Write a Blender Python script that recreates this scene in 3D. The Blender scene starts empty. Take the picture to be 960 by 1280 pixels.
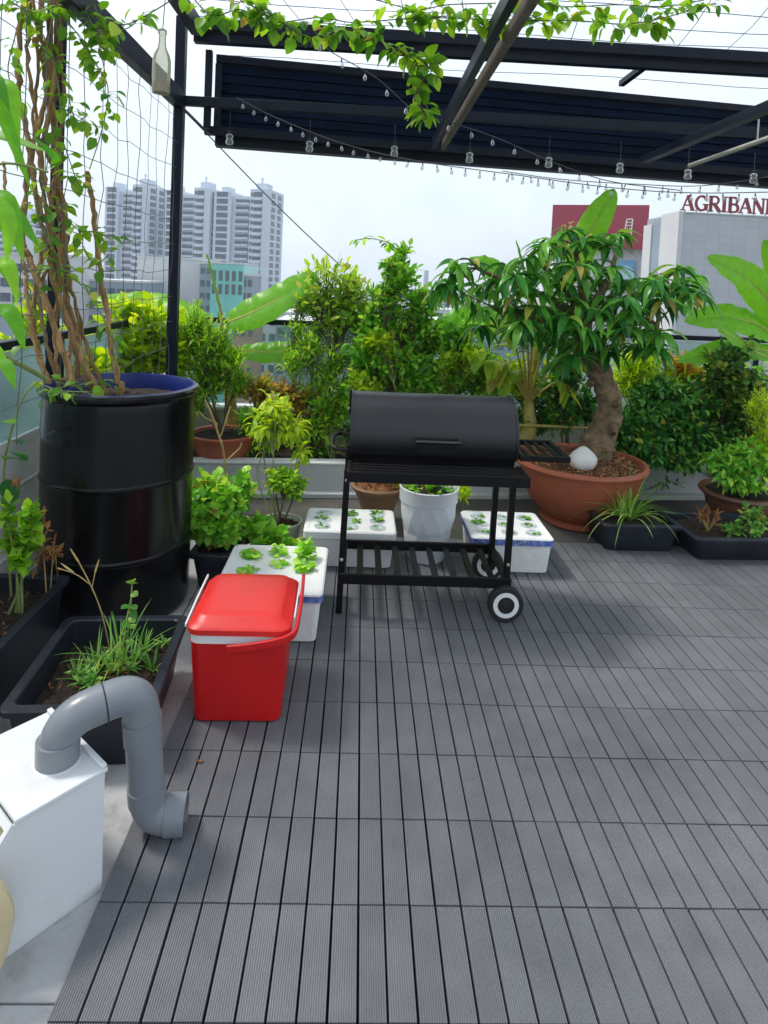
import bpy, math, random
from mathutils import Vector as V, Matrix
R = math.radians
rnd = random.Random(7)
scene = bpy.context.scene
COL = scene.collection

# ------------------------------------------------------------------ camera
CAM_H, YAW, PITCH, ROLL, FPX, PY = 1.8131, .0357, .0471, -.0461, 805.02, 389.0
_cy, _sy = math.cos(YAW), math.sin(YAW)
F_ = V((_sy*math.cos(PITCH), _cy*math.cos(PITCH), -math.sin(PITCH)))
_r = V((_cy, -_sy, 0)); _u = _r.cross(F_)
RR = _r*math.cos(ROLL) - _u*math.sin(ROLL)
UU = _u*math.cos(ROLL) + _r*math.sin(ROLL)
O_ = V((0, 0, CAM_H))
cam = bpy.data.cameras.new('camera'); camo = bpy.data.objects.new('camera', cam)
COL.objects.link(camo)
m = Matrix((RR, UU, -F_)).transposed().to_4x4(); m.translation = O_
camo.matrix_world = m
cam.sensor_fit = 'VERTICAL'; cam.sensor_height = 24; cam.lens = 24*FPX/1280
cam.shift_y = -(640-PY)/1280
cam.clip_start = .05; cam.clip_end = 6000
scene.camera = camo
def ray(u, v): return F_ + RR*((u-480)/FPX) - UU*((v-PY)/FPX)
def at(u, v, Y):
    d = ray(u, v); return O_ + d*(Y/d.y)
def gz(u, v, z=0.):
    d = ray(u, v); return O_ + d*((z-CAM_H)/d.z)
def sz(px, Y): return px*Y/FPX

# ------------------------------------------------------------------ materials
def lin(c):
    return tuple(((x/255)/12.92 if x/255 <= .04045 else ((x/255+.055)/1.055)**2.4) for x in c)
def newmat(name):
    m = bpy.data.materials.new(name); m.use_nodes = True
    nt = m.node_tree; nt.nodes.clear()
    out = nt.nodes.new('ShaderNodeOutputMaterial')
    b = nt.nodes.new('ShaderNodeBsdfPrincipled')
    nt.links.new(b.outputs[0], out.inputs[0])
    return m, nt, b, out
def N(nt, t, **kw):
    n = nt.nodes.new(t)
    for k, v in kw.items(): setattr(n, k, v)
    return n
def mat(name, col, rough=.5, var=.15, scale=6, bump=0., bscale=40, metal=0., dirt=None, dirt_amt=.5, dscale=3, spec=.5, island=0., stretch=None):
    """base colour with soft procedural variation, optional blotches of dirt and bump"""
    m, nt, b, out = newmat(name); L = nt.links.new
    tc = N(nt, 'ShaderNodeTexCoord')
    nz = N(nt, 'ShaderNodeTexNoise'); nz.inputs['Scale'].default_value = scale; nz.inputs['Detail'].default_value = 6
    vec = tc.outputs['Object']
    if stretch:
        mp = N(nt, 'ShaderNodeMapping'); mp.inputs['Scale'].default_value = stretch; L(vec, mp.inputs['Vector']); vec = mp.outputs['Vector']
    L(vec, nz.inputs['Vector'])
    rp = N(nt, 'ShaderNodeValToRGB')
    rp.color_ramp.elements[0].position = .3; rp.color_ramp.elements[1].position = .7
    rp.color_ramp.elements[0].color = tuple(x*(1-var) for x in col)+(1,)
    rp.color_ramp.elements[1].color = tuple(min(1, x*(1+var)) for x in col)+(1,)
    L(nz.outputs['Fac'], rp.inputs['Fac'])
    c = rp.outputs['Color']
    if island:
        gi = N(nt, 'ShaderNodeNewGeometry')
        hs = N(nt, 'ShaderNodeHueSaturation')
        mr = N(nt, 'ShaderNodeMapRange'); mr.inputs['To Min'].default_value = 1-island; mr.inputs['To Max'].default_value = 1+island
        L(gi.outputs['Random Per Island'], mr.inputs['Value']); L(mr.outputs[0], hs.inputs['Value']); L(c, hs.inputs['Color'])
        c = hs.outputs['Color']
    if dirt:
        n2 = N(nt, 'ShaderNodeTexNoise'); n2.inputs['Scale'].default_value = dscale; n2.inputs['Detail'].default_value = 9; n2.inputs['Roughness'].default_value = .7
        L(vec, n2.inputs['Vector'])
        r2 = N(nt, 'ShaderNodeMapRange'); r2.inputs['From Min'].default_value = .52; r2.inputs['From Max'].default_value = .72
        r2.inputs['To Max'].default_value = dirt_amt
        L(n2.outputs['Fac'], r2.inputs['Value'])
        mx = N(nt, 'ShaderNodeMix', data_type='RGBA')
        L(r2.outputs[0], mx.inputs['Factor']); L(c, mx.inputs['A']); mx.inputs['B'].default_value = tuple(dirt)+(1,)
        c = mx.outputs['Result']
    L(c, b.inputs['Base Color'])
    b.inputs['Roughness'].default_value = rough; b.inputs['Metallic'].default_value = metal
    b.inputs['Specular IOR Level'].default_value = spec
    rr = N(nt, 'ShaderNodeMapRange'); rr.inputs['To Min'].default_value = max(0, rough-.08); rr.inputs['To Max'].default_value = min(1, rough+.1)
    L(nz.outputs['Fac'], rr.inputs['Value']); L(rr.outputs[0], b.inputs['Roughness'])
    if bump:
        n3 = N(nt, 'ShaderNodeTexNoise'); n3.inputs['Scale'].default_value = bscale; n3.inputs['Detail'].default_value = 5
        L(vec, n3.inputs['Vector'])
        bp = N(nt, 'ShaderNodeBump'); bp.inputs['Strength'].default_value = bump; bp.inputs['Distance'].default_value = .01 if bump < 1 else .035
        L(n3.outputs['Fac'], bp.inputs['Height']); L(bp.outputs[0], b.inputs['Normal'])
    return m
def leafmat(name, cols, trans=.4, rough=.42, pos=None):
    """each leaf is its own mesh island and takes its own shade from the ramp; light passes through the blade"""
    m, nt, b, out = newmat(name); L = nt.links.new
    gi = N(nt, 'ShaderNodeNewGeometry'); rp = N(nt, 'ShaderNodeValToRGB')
    e = rp.color_ramp.elements
    if len(cols) > 2 and name not in ('leaf_dry', 'leaf_croton', 'leaf_bronze'):
        pos = [.94*i/(len(cols)-1) for i in range(len(cols))]+[.972, 1.]; cols = list(cols)+[(156, 156, 64), (112, 92, 50)]   # a few yellowing and browned leaves
    while len(e) < len(cols): e.new(.5)
    for i, c in enumerate(cols):
        e[i].position = (pos[i] if pos else i/(len(cols)-1)); e[i].color = tuple(lin(c))+(1,)
    L(gi.outputs['Random Per Island'], rp.inputs['Fac'])
    tc = N(nt, 'ShaderNodeTexCoord'); nz = N(nt, 'ShaderNodeTexNoise'); nz.inputs['Scale'].default_value = 25
    L(tc.outputs['Object'], nz.inputs['Vector'])
    hs = N(nt, 'ShaderNodeHueSaturation'); mr = N(nt, 'ShaderNodeMapRange'); hs.inputs['Saturation'].default_value = 1.0
    mr.inputs['To Min'].default_value = 1.2; mr.inputs['To Max'].default_value = 1.95; hs.inputs['Hue'].default_value = .498
    L(nz.outputs['Fac'], mr.inputs['Value']); L(mr.outputs[0], hs.inputs['Value']); L(rp.outputs[0], hs.inputs['Color'])
    L(hs.outputs[0], b.inputs['Base Color']); b.inputs['Roughness'].default_value = rough; b.inputs['Specular IOR Level'].default_value = .4
    tr = N(nt, 'ShaderNodeBsdfTranslucent')
    h2 = N(nt, 'ShaderNodeHueSaturation'); h2.inputs['Hue'].default_value = .486; h2.inputs['Value'].default_value = 1.5; h2.inputs['Saturation'].default_value = 1.05
    L(hs.outputs[0], h2.inputs['Color']); L(h2.outputs[0], tr.inputs['Color'])
    mx = N(nt, 'ShaderNodeMixShader'); mx.inputs[0].default_value = trans
    L(b.outputs[0], mx.inputs[1]); L(tr.outputs[0], mx.inputs[2]); L(mx.outputs[0], out.inputs[0])
    return m
def glassmat(name, tint, transp=.8, rough=.05, body=None):
    m, nt, b, out = newmat(name); L = nt.links.new
    t = N(nt, 'ShaderNodeBsdfTransparent'); t.inputs[0].default_value = tuple(tint)+(1,)
    b.inputs['Base Color'].default_value = tuple(body or tint)+(1,); b.inputs['Roughness'].default_value = rough
    fr = N(nt, 'ShaderNodeFresnel'); fr.inputs['IOR'].default_value = 1.45
    mr = N(nt, 'ShaderNodeMapRange'); mr.inputs['To Min'].default_value = 1-transp; mr.inputs['To Max'].default_value = 1
    L(fr.outputs[0], mr.inputs['Value'])
    mx = N(nt, 'ShaderNodeMixShader'); L(mr.outputs[0], mx.inputs[0]); L(t.outputs[0], mx.inputs[1]); L(b.outputs[0], mx.inputs[2])
    L(mx.outputs[0], out.inputs[0]); return m

# ------------------------------------------------------------------ mesh builder
ORG = {}
def frame(d, up=V((0, 0, 1))):
    d = d.normalized(); s = d.cross(up)
    if s.length < 1e-4: s = d.cross(V((1, 0, 0)))
    s.normalize(); return d, s, s.cross(d)
class MB:
    def __init__(self, M=None): self.v = []; self.f = []; self.mi = []; self.M = M; self.cur = 0
    def add(self, vs, fs):
        o = len(self.v)
        self.v += [(self.M @ V(p)) if self.M else V(p) for p in vs]
        self.f += [tuple(i+o for i in f) for f in fs]; self.mi += [self.cur]*len(fs)
    def box(self, x0, x1, y0, y1, z0, z1):
        self.add([(x, y, z) for z in (z0, z1) for x, y in ((x0, y0), (x1, y0), (x1, y1), (x0, y1))],
                 [(3, 2, 1, 0), (4, 5, 6, 7), (0, 1, 5, 4), (1, 2, 6, 5), (2, 3, 7, 6), (3, 0, 4, 7)]); return self
    def bar(self, a, b, w, h, up=V((0, 0, 1))):
        a = V(a); b = V(b); d, s, n = frame(b-a, up); s = s*w/2; n = n*h/2
        self.add([a-s-n, a+s-n, a+s+n, a-s+n, b-s-n, b+s-n, b+s+n, b-s+n],
                 [(3, 2, 1, 0), (4, 5, 6, 7), (0, 1, 5, 4), (1, 2, 6, 5), (2, 3, 7, 6), (3, 0, 4, 7)]); return self
    def tube(self, pts, r, seg=8, cap=True):
        pts = [V(p) for p in pts]; n = len(pts)
        rs = r if isinstance(r, (list, tuple)) else [r]*n
        vs = []; fs = []; prev = None
        for i, p in enumerate(pts):
            d = (pts[min(i+1, n-1)]-pts[max(i-1, 0)])
            if d.length < 1e-7: d = V((0, 0, 1))
            d.normalize()
            if prev is None:
                _, s, t = frame(d)
            else:
                s = prev - d*prev.dot(d)
                if s.length < 1e-5: _, s, t = frame(d)
                s.normalize(); t = s.cross(d)
            prev = s
            for k in range(seg):
                a = 2*math.pi*k/seg; vs.append(p+(s*math.cos(a)+t*math.sin(a))*rs[i])
        for i in range(n-1):
            for k in range(seg):
                k2 = (k+1) % seg; fs.append((i*seg+k, i*seg+k2, (i+1)*seg+k2, (i+1)*seg+k))
        if cap: fs.append(tuple(range(seg))[::-1]); fs.append(tuple((n-1)*seg+k for k in range(seg)))
        self.add(vs, fs); return self
    def lathe(self, c, prof, seg=48, wob=None, cap0=True, cap1=True):
        vs = []; fs = []; n = len(prof)
        for i, (r, z) in enumerate(prof):
            for k in range(seg):
                a = 2*math.pi*k/seg; q = r*(wob(a, z) if wob else 1)
                vs.append((c[0]+q*math.cos(a), c[1]+q*math.sin(a), c[2]+z))
        for i in range(n-1):
            for k in range(seg):
                k2 = (k+1) % seg; fs.append((i*seg+k, i*seg+k2, (i+1)*seg+k2, (i+1)*seg+k))
        if cap0: fs.append(tuple(range(seg))[::-1])
        if cap1: fs.append(tuple((n-1)*seg+k for k in range(seg)))
        self.add(vs, fs); return self
    def loft(self, levels, k=5, cap0=True, cap1=True):
        """rounded rectangles (cx, cy, hx, hy, r, z) joined into a skin"""
        vs = []; fs = []; n = 4*(k+1)
        for cx, cy, hx, hy, r, z in levels:
            for q in range(4):
                sx = (1, -1, -1, 1)[q]; sy = (1, 1, -1, -1)[q]
                for j in range(k+1):
                    a = math.pi/2*q + math.pi/2*j/k
                    vs.append((cx+sx*(hx-r)+r*math.cos(a), cy+sy*(hy-r)+r*math.sin(a), z))
        for i in range(len(levels)-1):
            for j in range(n):
                j2 = (j+1) % n; fs.append((i*n+j, i*n+j2, (i+1)*n+j2, (i+1)*n+j))
        if cap0: fs.append(tuple(range(n))[::-1])
        if cap1: fs.append(tuple((len(levels)-1)*n+j for j in range(n)))
        self.add(vs, fs); return self
    def prism(self, poly, M, d):
        """flat outline poly [(x,y)] placed by matrix M, extruded by d along its z"""
        n = len(poly)
        vs = [M @ V((x, y, 0)) for x, y in poly]+[M @ V((x, y, d)) for x, y in poly]
        fs = [tuple(range(n))[::-1], tuple(range(n, 2*n))]+[(i, (i+1) % n, n+(i+1) % n, n+i) for i in range(n)]
        self.add(vs, fs); return self
    def leaf(self, p, d, L, W, droop=.6, fold=.25, n=4, kind='ovate', up=None, twist=0.):
        d = d.normalized(); up = up or V((rnd.gauss(0, .35), rnd.gauss(0, .35), 1))
        s = d.cross(up)
        if s.length < 1e-3: s = V((1, 0, 0))
        s.normalize()
        vs = []; fs = []; q = V(p); step = L/n
        for i in range(n+1):
            t = i/n
            if kind == 'ovate': w = math.sin(math.pi*min(1, t**.72*1.0))**.8
            elif kind == 'lance': w = math.sin(math.pi*t**.8)*(1-.25*t)
            elif kind == 'round': w = math.sin(math.pi*t)**.55
            else: w = min(1, t*6+.35)*(1-t)**.6
            if i == n: w = 0
            if i == 0: w = .12 if kind != 'strap' else .5
            w *= W/2
            nrm = s.cross(d)
            if nrm.z < 0 and kind != 'strap': nrm = -nrm
            lift = nrm*(fold*w)
            if i in (0, n) and w < 1e-6: vs += [q.copy()]*3
            else: vs += [q-s*w+lift, q.copy(), q+s*w+lift]
            # bend towards the ground
            a = droop/n
            d2 = d + V((0, 0, -1))*a
            d = d2.normalized(); q = q+d*step
        for i in range(n):
            b = i*3; fs += [(b, b+1, b+4, b+3), (b+1, b+2, b+5, b+4)]
        o = len(self.v)
        # last row collapses to the tip
        self.v += vs[:-2]; last = len(vs)-3
        fs2 = []
        for f in fs:
            g = []
            for i in f:
                j = min(i, last)
                if j not in g: g.append(j)
            if len(g) > 2: fs2.append(tuple(i+o for i in g))
        self.f += fs2; self.mi += [self.cur]*len(fs2)
    def build(self, name, mats, parent=None, org=None, smooth=35, bevel=0., kind=None, label=None):
        if parent is not None: o0 = ORG[parent.name]
        else: o0 = V(org) if org is not None else V((0, 0, 0))
        me = bpy.data.meshes.new(name)
        me.from_pydata([tuple(p-o0) for p in self.v], [], self.f)
        mats = mats if isinstance(mats, (list, tuple)) else [mats]
        for m in mats: me.materials.append(m)
        if len(mats) > 1: me.polygons.foreach_set('material_index', self.mi)
        if smooth:
            me.polygons.foreach_set('use_smooth', [True]*len(me.polygons)); me.set_sharp_from_angle(angle=R(smooth))
        me.update()
        ob = bpy.data.objects.new(name, me); COL.objects.link(ob)
        if parent is not None: ob.parent = parent
        else: ob.location = o0
        ORG[ob.name] = o0.copy()
        if bevel:
            b = ob.modifiers.new('bevel', 'BEVEL'); b.width = bevel; b.segments = 2; b.limit_method = 'ANGLE'; b.angle_limit = R(40)
        if kind: ob['kind'] = kind
        if label: ob['label'] = label
        return ob
def tag(o, label, cat, group=None):
    o['label'] = label; o['category'] = cat
    if group: o['group'] = group
    return o
def thing(name, label, cat, loc, group=None):
    o = bpy.data.objects.new(name, None); COL.objects.link(o); o.location = loc; o.empty_display_size = .1
    ORG[o.name] = V(loc); return tag(o, label, cat, group)
def dup(root, loc, label=None, parent=None):
    r = root.copy(); COL.objects.link(r); r.location = loc
    if label: r['label'] = label
    if parent is not None: r.parent = parent
    for ch in root.children:
        c = ch.copy(); COL.objects.link(c); c.parent = r
        for g in ch.children:
            d = g.copy(); COL.objects.link(d); d.parent = c
    return r
def curve(pts, n=8):
    """Catmull-Rom through the points"""
    P = [V(p) for p in pts]; P = [P[0]*2-P[1]]+P+[P[-1]*2-P[-2]]; out = []
    for i in range(1, len(P)-2):
        for k in range(n):
            t = k/n; a, b, c, d = P[i-1:i+3]
            out.append(.5*((2*b)+(c-a)*t+(2*a-5*b+4*c-d)*t*t+(3*b-a-3*c+d)*t**3))
    out.append(P[-2].copy()); return out
def rv(s=1.): return V((rnd.gauss(0, 1), rnd.gauss(0, 1), rnd.gauss(0, 1)))*s

# ------------------------------------------------------------------ palette
M_deck = mat('deck_composite', (.150, .156, .172), .46, .10, 7, .2, 300, island=.07, spec=.55, dirt=(.105, .105, .108), dirt_amt=.6, dscale=1.3)
M_under = mat('deck_underlay', (.004, .004, .0045), .9, .2)
M_conc = mat('concrete_floor', (.44, .445, .45), .75, .10, 4, .25, 60, dirt=(.15, .14, .12), dirt_amt=.8, dscale=3.2)
M_wallw = mat('planter_render', (.50, .51, .50), .8, .07, 3, .2, 50, dirt=(.22, .22, .20), dirt_amt=.6, dscale=2.6)
M_cap = mat('wall_cap', (.62, .63, .62), .7, .06, 5, .1, 60)
M_soil = mat('soil', (.030, .020, .013), .95, .5, 30, 1., 60, dirt=(.09, .05, .025), dirt_amt=.8, dscale=25)
M_mulch = mat('mulch', (.20, .085, .035), .95, .35, 30, .8, 60, dirt=(.07, .032, .015), dirt_amt=.8, dscale=14, island=.45)
M_steel = mat('dark_painted_steel', (.007, .011, .022), .42, .25, 8, .05, 80, dirt=(.02, .024, .03), dirt_amt=.3, dscale=7, spec=.18)
M_panel = mat('navy_sheet', (.0035, .010, .029), .7, .3, 4, .08, 30, spec=.08)
M_alu = mat('bare_galvanised', (.42, .40, .36), .5, .15, 10, .05, 60, metal=.3)
M_bbq = mat('bbq_matt_black', (.0065, .007, .010), .34, .12, 20, .06, 500, spec=.55)
M_bbq2 = mat('bbq_black_steel', (.004, .004, .0045), .34, .15, 20, .03, 200, spec=.25)
M_rubber = mat('rubber', (.012, .012, .012), .7, .2)
M_white = mat('white_plastic', (.78, .78, .77), .4, .03, 5)
M_chrome = mat('dark_steel', (.06, .06, .062), .25, .05, metal=1.)
M_drum = mat('black_drum_plastic', (.0028, .0032, .0042), .20, .25, 5, .04, 9, dirt=(.006, .006, .005), dirt_amt=.3, dscale=3, spec=.30)
M_blue = mat('blue_drum_liner', (.003, .018, .17), .35, .15, 8)
M_red = mat('red_cooler_plastic', (.60, .006, .007), .36, .05, 7, .04, 120)
M_redlid = mat('red_cooler_lid', (.68, .022, .018), .38, .05, 6, .03, 120)
M_foam = mat('white_foam', (.80, .80, .79), .75, .03, 8, .25, 160, dirt=(.55, .52, .46), dirt_amt=.5, dscale=5)
M_band = mat('printed_band', (.10, .16, .45), .5, .5, 35, dirt=(.62, .66, .72), dirt_amt=.95, dscale=26)
M_foil = mat('foil_cup', (.50, .56, .58), .45, .35, 30, .5, 60, dirt=(.22, .34, .40), dirt_amt=.8, dscale=34)
M_pvc = mat('grey_pvc', (.20, .22, .245), .34, .06, 5, .04, 60, dirt=(.20, .21, .22), dirt_amt=.4, dscale=8)
M_ply = mat('stained_board', (.56, .47, .28), .75, .18, 7, .3, 30, dirt=(.30, .20, .07), dirt_amt=.6, dscale=6)
M_boxw = mat('white_painted_board', (.70, .715, .735), .5, .03, 3, .06, 60, dirt=(.46, .45, .38), dirt_amt=.5, dscale=4)
M_tray = mat('black_tray_plastic', (.014, .018, .029), .42, .25, 6, .1, 40, dirt=(.045, .045, .045), dirt_amt=.45, dscale=6, spec=.42)
M_terra = mat('terracotta_plastic', (.36, .095, .045), .48, .10, 4, .1, 40, dirt=(.22, .085, .05), dirt_amt=.5, dscale=3)
M_brownpot = mat('brown_glazed_clay', (.17, .075, .045), .45, .2, 4, .15, 30, dirt=(.09, .055, .04), dirt_amt=.6, dscale=4)
M_tanpot = mat('tan_clay', (.30, .17, .09), .6, .15, 5, .2, 40, dirt=(.14, .08, .05), dirt_amt=.6, dscale=5)
M_potw = mat('white_faceted_pot', (.70, .72, .75), .35, .03, 6, .04, 60)
M_potc = mat('cream_pot', (.50, .53, .44), .55, .08, 6, .1, 40, dirt=(.22, .26, .14), dirt_amt=.6, dscale=5)
M_stone = mat('white_stone', (.72, .70, .66), .7, .06, 10, .5, 40, dirt=(.3, .28, .24), dirt_amt=.5, dscale=9)
M_bark = mat('bonsai_bark', (.20, .135, .075), .85, .6, 14, 1., 28, dirt=(.085, .125, .035), dirt_amt=.85, dscale=6)
M_vinewood = mat('vine_wood', (.50, .29, .125), .8, .5, 45, 1., 110, dirt=(.10, .055, .028), dirt_amt=.65, dscale=20, island=.3, stretch=(1, 1, .12))
M_twig = mat('twig_bark', (.10, .085, .045), .8, .3, 20, .4, 60)
M_greenstem = mat('green_stem', (.19, .25, .07), .6, .25, 15)
M_yelstem = mat('yellow_stem', (.42, .34, .08), .55, .25, 12, .2, 40, dirt=(.2, .19, .05), dirt_amt=.6, dscale=8)
M_dry = mat('dry_stem', (.46, .33, .13), .8, .25, 20)
M_wire = mat('thin_wire', (.06, .065, .07), .5, .2)
M_rope = mat('net_cord', (.10, .11, .11), .8, .2)
M_glassr = glassmat('railing_glass', (.88, .96, .955), .90, .04, (.65, .76, .76))
M_bulb = glassmat('bulb_glass', (.86, .88, .90), .80, .06, (.6, .62, .63))
M_bottle = glassmat('bottle_plastic', (.92, .91, .82), .74, .18, (.70, .68, .55))
# leaves (sRGB leaf tones)
G_vine = leafmat('leaf_vine', [(52, 98, 26), (88, 136, 36), (128, 162, 46)], .45)
G_lime = leafmat('leaf_lime', [(104, 142, 24), (140, 168, 36), (170, 184, 52)], .5)
G_fresh = leafmat('leaf_fresh', [(66, 116, 26), (106, 154, 36), (146, 178, 54)], .45)
G_mint = leafmat('leaf_mint', [(52, 112, 30), (96, 156, 44), (150, 184, 66)], .35, .4)
G_mid = leafmat('leaf_mid', [(50, 108, 32), (94, 152, 44), (150, 188, 72)], .5)
G_midy = leafmat('leaf_mid_yellow', [(76, 118, 34), (120, 156, 48), (160, 178, 70)], .48)
G_dark = leafmat('leaf_dark', [(24, 72, 30), (46, 106, 40), (98, 148, 58)], .3, .35)
G_rose = leafmat('leaf_rose', [(24, 64, 26), (56, 98, 36), (112, 132, 50)], .33, .38)
G_peach = leafmat('leaf_long', [(24, 78, 30), (50, 114, 40), (104, 158, 56)], .36, .28)
G_ban = leafmat('leaf_banana', [(78, 136, 28), (96, 154, 36)], .45, .36)
G_banl = leafmat('leaf_banana_pale', [(120, 160, 60), (140, 176, 70)], .5, .38)
G_palm = leafmat('leaf_palm', [(96, 140, 40), (126, 154, 48), (158, 164, 62)], .5)
G_croton = leafmat('leaf_croton', [(150, 150, 40), (160, 124, 40), (132, 84, 36)], .4)
G_bronze = leafmat('leaf_bronze', [(116, 130, 46), (150, 134, 56), (138, 98, 50)], .45)
G_grass = leafmat('leaf_grass', [(60, 108, 34), (98, 142, 50), (170, 184, 110)], .35)
G_lett = leafmat('leaf_lettuce', [(104, 158, 46), (134, 180, 62), (166, 198, 92)], .4)
G_big = leafmat('leaf_big', [(58, 118, 28), (86, 148, 36), (118, 168, 44)], .45, .5)
G_dry = leafmat('leaf_dry', [(112, 78, 42), (136, 98, 56), (92, 60, 36)], .3, .8)
G_weed = leafmat('leaf_weed', [(52, 104, 40), (84, 136, 50), (126, 160, 76)], .35)
LEAVES_STUFF = None

# ------------------------------------------------------------------ plants
def limb(st, a, b, r0, r1, sag=.08, n=5, seg=6):
    a = V(a); b = V(b); k = (b-a).length
    mid = (a+b)/2 + V((rnd.gauss(0, 1), rnd.gauss(0, 1), abs(rnd.gauss(0, .6))))*k*sag
    pts = curve([a, mid, b], n); q = len(pts)
    st.tube(pts, [r0+(r1-r0)*i/(q-1) for i in range(q)], seg)
    return pts
DENS, LSC, WSC = 1.55, 1.04, 1.18
def shrub(name, label, cat, base, clumps, lm, sm, L=.06, W=.03, kind='ovate', per=9, droop=.6, up=.4, r0=.012, rt=.002, group=None, fold=.25, lseg=3, twig_up=.2, limbs=True, fan=.7, crown='foliage', stem='stem'):
    """clumps: (u, v, Y, half width px, half height px, twigs, half depth m)"""
    base = V(base); lf = MB(); st = MB(); L *= LSC; W *= WSC
    for cl in clumps:
        u, v, Y, ru, rv_, n = cl[:6]; rd = cl[6] if len(cl) > 6 else sz((ru+rv_)/2, Y)
        c = at(u, v, Y); rx, rz = sz(ru, Y), sz(rv_, Y)
        foot = base + V((rnd.gauss(0, .015), rnd.gauss(0, .015), 0))
        if limbs: path = limb(st, foot, c, r0, r0*.35, .07)
        else: path = [foot, c]
        for i in range(int(n*DENS+.5)):
            # a tip near the shell of the clump, uneven
            while True:
                q = V((rnd.uniform(-1, 1), rnd.uniform(-1, 1), rnd.uniform(-1, 1)))
                if .15 < q.length < 1: break
            q *= rnd.choice((1, 1, 1, .8, .7, 1.12, 1.15, 1.38))
            tip = c + V((q.x*rx, q.y*rd, q.z*rz))
            s = path[int(len(path)*rnd.uniform(.55, .99))] if limbs else c - V((0, 0, rz*.8))*rnd.uniform(.3, 1)
            d = (tip-s)
            mid = (s+tip)/2 + V((0, 0, twig_up*d.length*.3)) + rv(.06*d.length)
            tw = curve([s, mid, tip], 4)
            st.tube(tw, [rt*1.6*(1-k/len(tw))+rt*.5 for k in range(len(tw))], 4, False)
            ph = rnd.uniform(0, 6.28)
            for k in range(per):
                f = .3+.7*(k+rnd.random()*.6)/per; j = min(len(tw)-1, int(f*(len(tw)-1))); p = tw[j]
                if j < len(tw)-1: p = p.lerp(tw[j+1], f*(len(tw)-1)-j)
                dd = (tw[min(j+1, len(tw)-1)]-tw[max(j-1, 0)]).normalized()
                _, a, b = frame(dd); ph += 2.4
                o = a*math.cos(ph)+b*math.sin(ph)
                ld = dd*(1-fan)+o*fan+V((0, 0, up))*rnd.uniform(.2, 1.)
                sc = rnd.uniform(.45, 1.3)
                lf.leaf(p, ld, L*sc, W*sc, droop*rnd.uniform(.4, 1.5), fold, lseg, kind)
            lf.leaf(tip, (d.normalized()+V((0, 0, up*.5))), L, W, droop, fold, lseg, kind)
    t = thing(name, label, cat, base, group)
    st.build(stem, sm, t); lf.build(crown, lm, t, smooth=80)
    return t
def tuft(lf, base, n, L, W, spread, droop, kind='strap', seg=6, lean=V((0, 0, 0))):
    for i in range(n):
        a = rnd.uniform(0, 6.28); s = rnd.uniform(.15, 1)*spread
        d = V((math.cos(a)*s, math.sin(a)*s, 1))+lean
        lf.leaf(V(base)+V((math.cos(a), math.sin(a), 0))*L*.04, d, L*rnd.uniform(.6, 1.1), W*rnd.uniform(.7, 1.1), droop*rnd.uniform(.5, 1.3), .3, seg, kind, up=V((-math.cos(a), -math.sin(a), .6)))
def banana_leaf(mb, rib, pts, W, nrm, ripple=.012, n=44, tears=()):
    """blade along pts (curve), full width W, facing nrm; rippled between the side veins, split at the tears"""
    P = curve(pts, max(6, n//(len(pts)-1))); n = len(P)-1
    vs = []; fs = []; ac = 6
    for i, p in enumerate(P):
        t = i/n; d = (P[min(i+1, n)]-P[max(i-1, 0)]).normalized(); s = d.cross(nrm).normalized(); up = s.cross(d)
        if up.dot(nrm) < 0: up = -up
        w = W/2*min(1, (math.sin(math.pi*min(1, t*.93+.07)))**.5*1.02)
        if i == n: w = W*.02
        for k in range(-ac, ac+1):
            x = k/ac
            h = .20*abs(x)*w - .26*x*x*w + ripple*(math.sin(i*.83)+.6*math.sin(i*1.37+x*2))*.6*abs(x) + .03*W*math.sin(t*9+(2 if x > 0 else 0))*abs(x)**2
            vs.append(p + s*w*x + up*h - d*(abs(x)**1.5)*w*.10)
    c = 2*ac+1
    for i in range(n):
        for k in range(c-1):
            side = 0 if k < ac else 1
            if (i, side) in tears and abs(k-ac+.5) > 3.4: continue
            fs.append((i*c+k, i*c+k+1, (i+1)*c+k+1, (i+1)*c+k))
    mb.add(vs, fs)
    rib.tube([p-nrm*.006 for p in P], [.014*(1-.8*i/n) for i in range(n+1)], 6)

# ================================================================== SETTING
# deck of ribbed composite tiles, four planks to a 30 cm tile
X0, Y0 = .0689, 1.7877
def build_deck():
    d = MB(); pitch = .075; gap = .0068; nr = 11
    prof = []
    w = pitch-gap; rw = w/nr
    for k in range(nr):
        prof += [(k*rw+rw*.14, -.0020), (k*rw+rw*.34, 0), (k*rw+rw*.80, 0), (k*rw+rw*.98, -.0020)]
    prof = [(0, -.024), (0, -.0020)]+prof+[(w, -.0020), (w, -.024)]
    for j in range(-7, 9):
        ya = Y0+.3*j+.0025; yb = Y0+.3*(j+1)-.0025
        for i in range(-10, 54):
            xa = X0+pitch*i+gap/2; n = len(prof); dz = rnd.gauss(0, .0005); jx = rnd.gauss(0, .0004)
            vs = [(xa+x+jx, ya, z+dz) for x, z in prof]+[(xa+x+jx, yb, z+dz) for x, z in prof]
            fs = [(k, k+1, n+k+1, n+k) for k in range(n-1)]+[tuple(range(n))[::-1], tuple(range(n, 2*n))]
            d.add(vs, fs)
    return d
deck = build_deck(); deck.build('deck', M_deck, smooth=0, kind='structure')
u = MB(); u.box(X0-.75+.004, X0+.075*54-.004, Y0-2.1, Y0+2.7-.004, -.029, -.0255)
u.build('deck_base', M_under, kind='structure')
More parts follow.
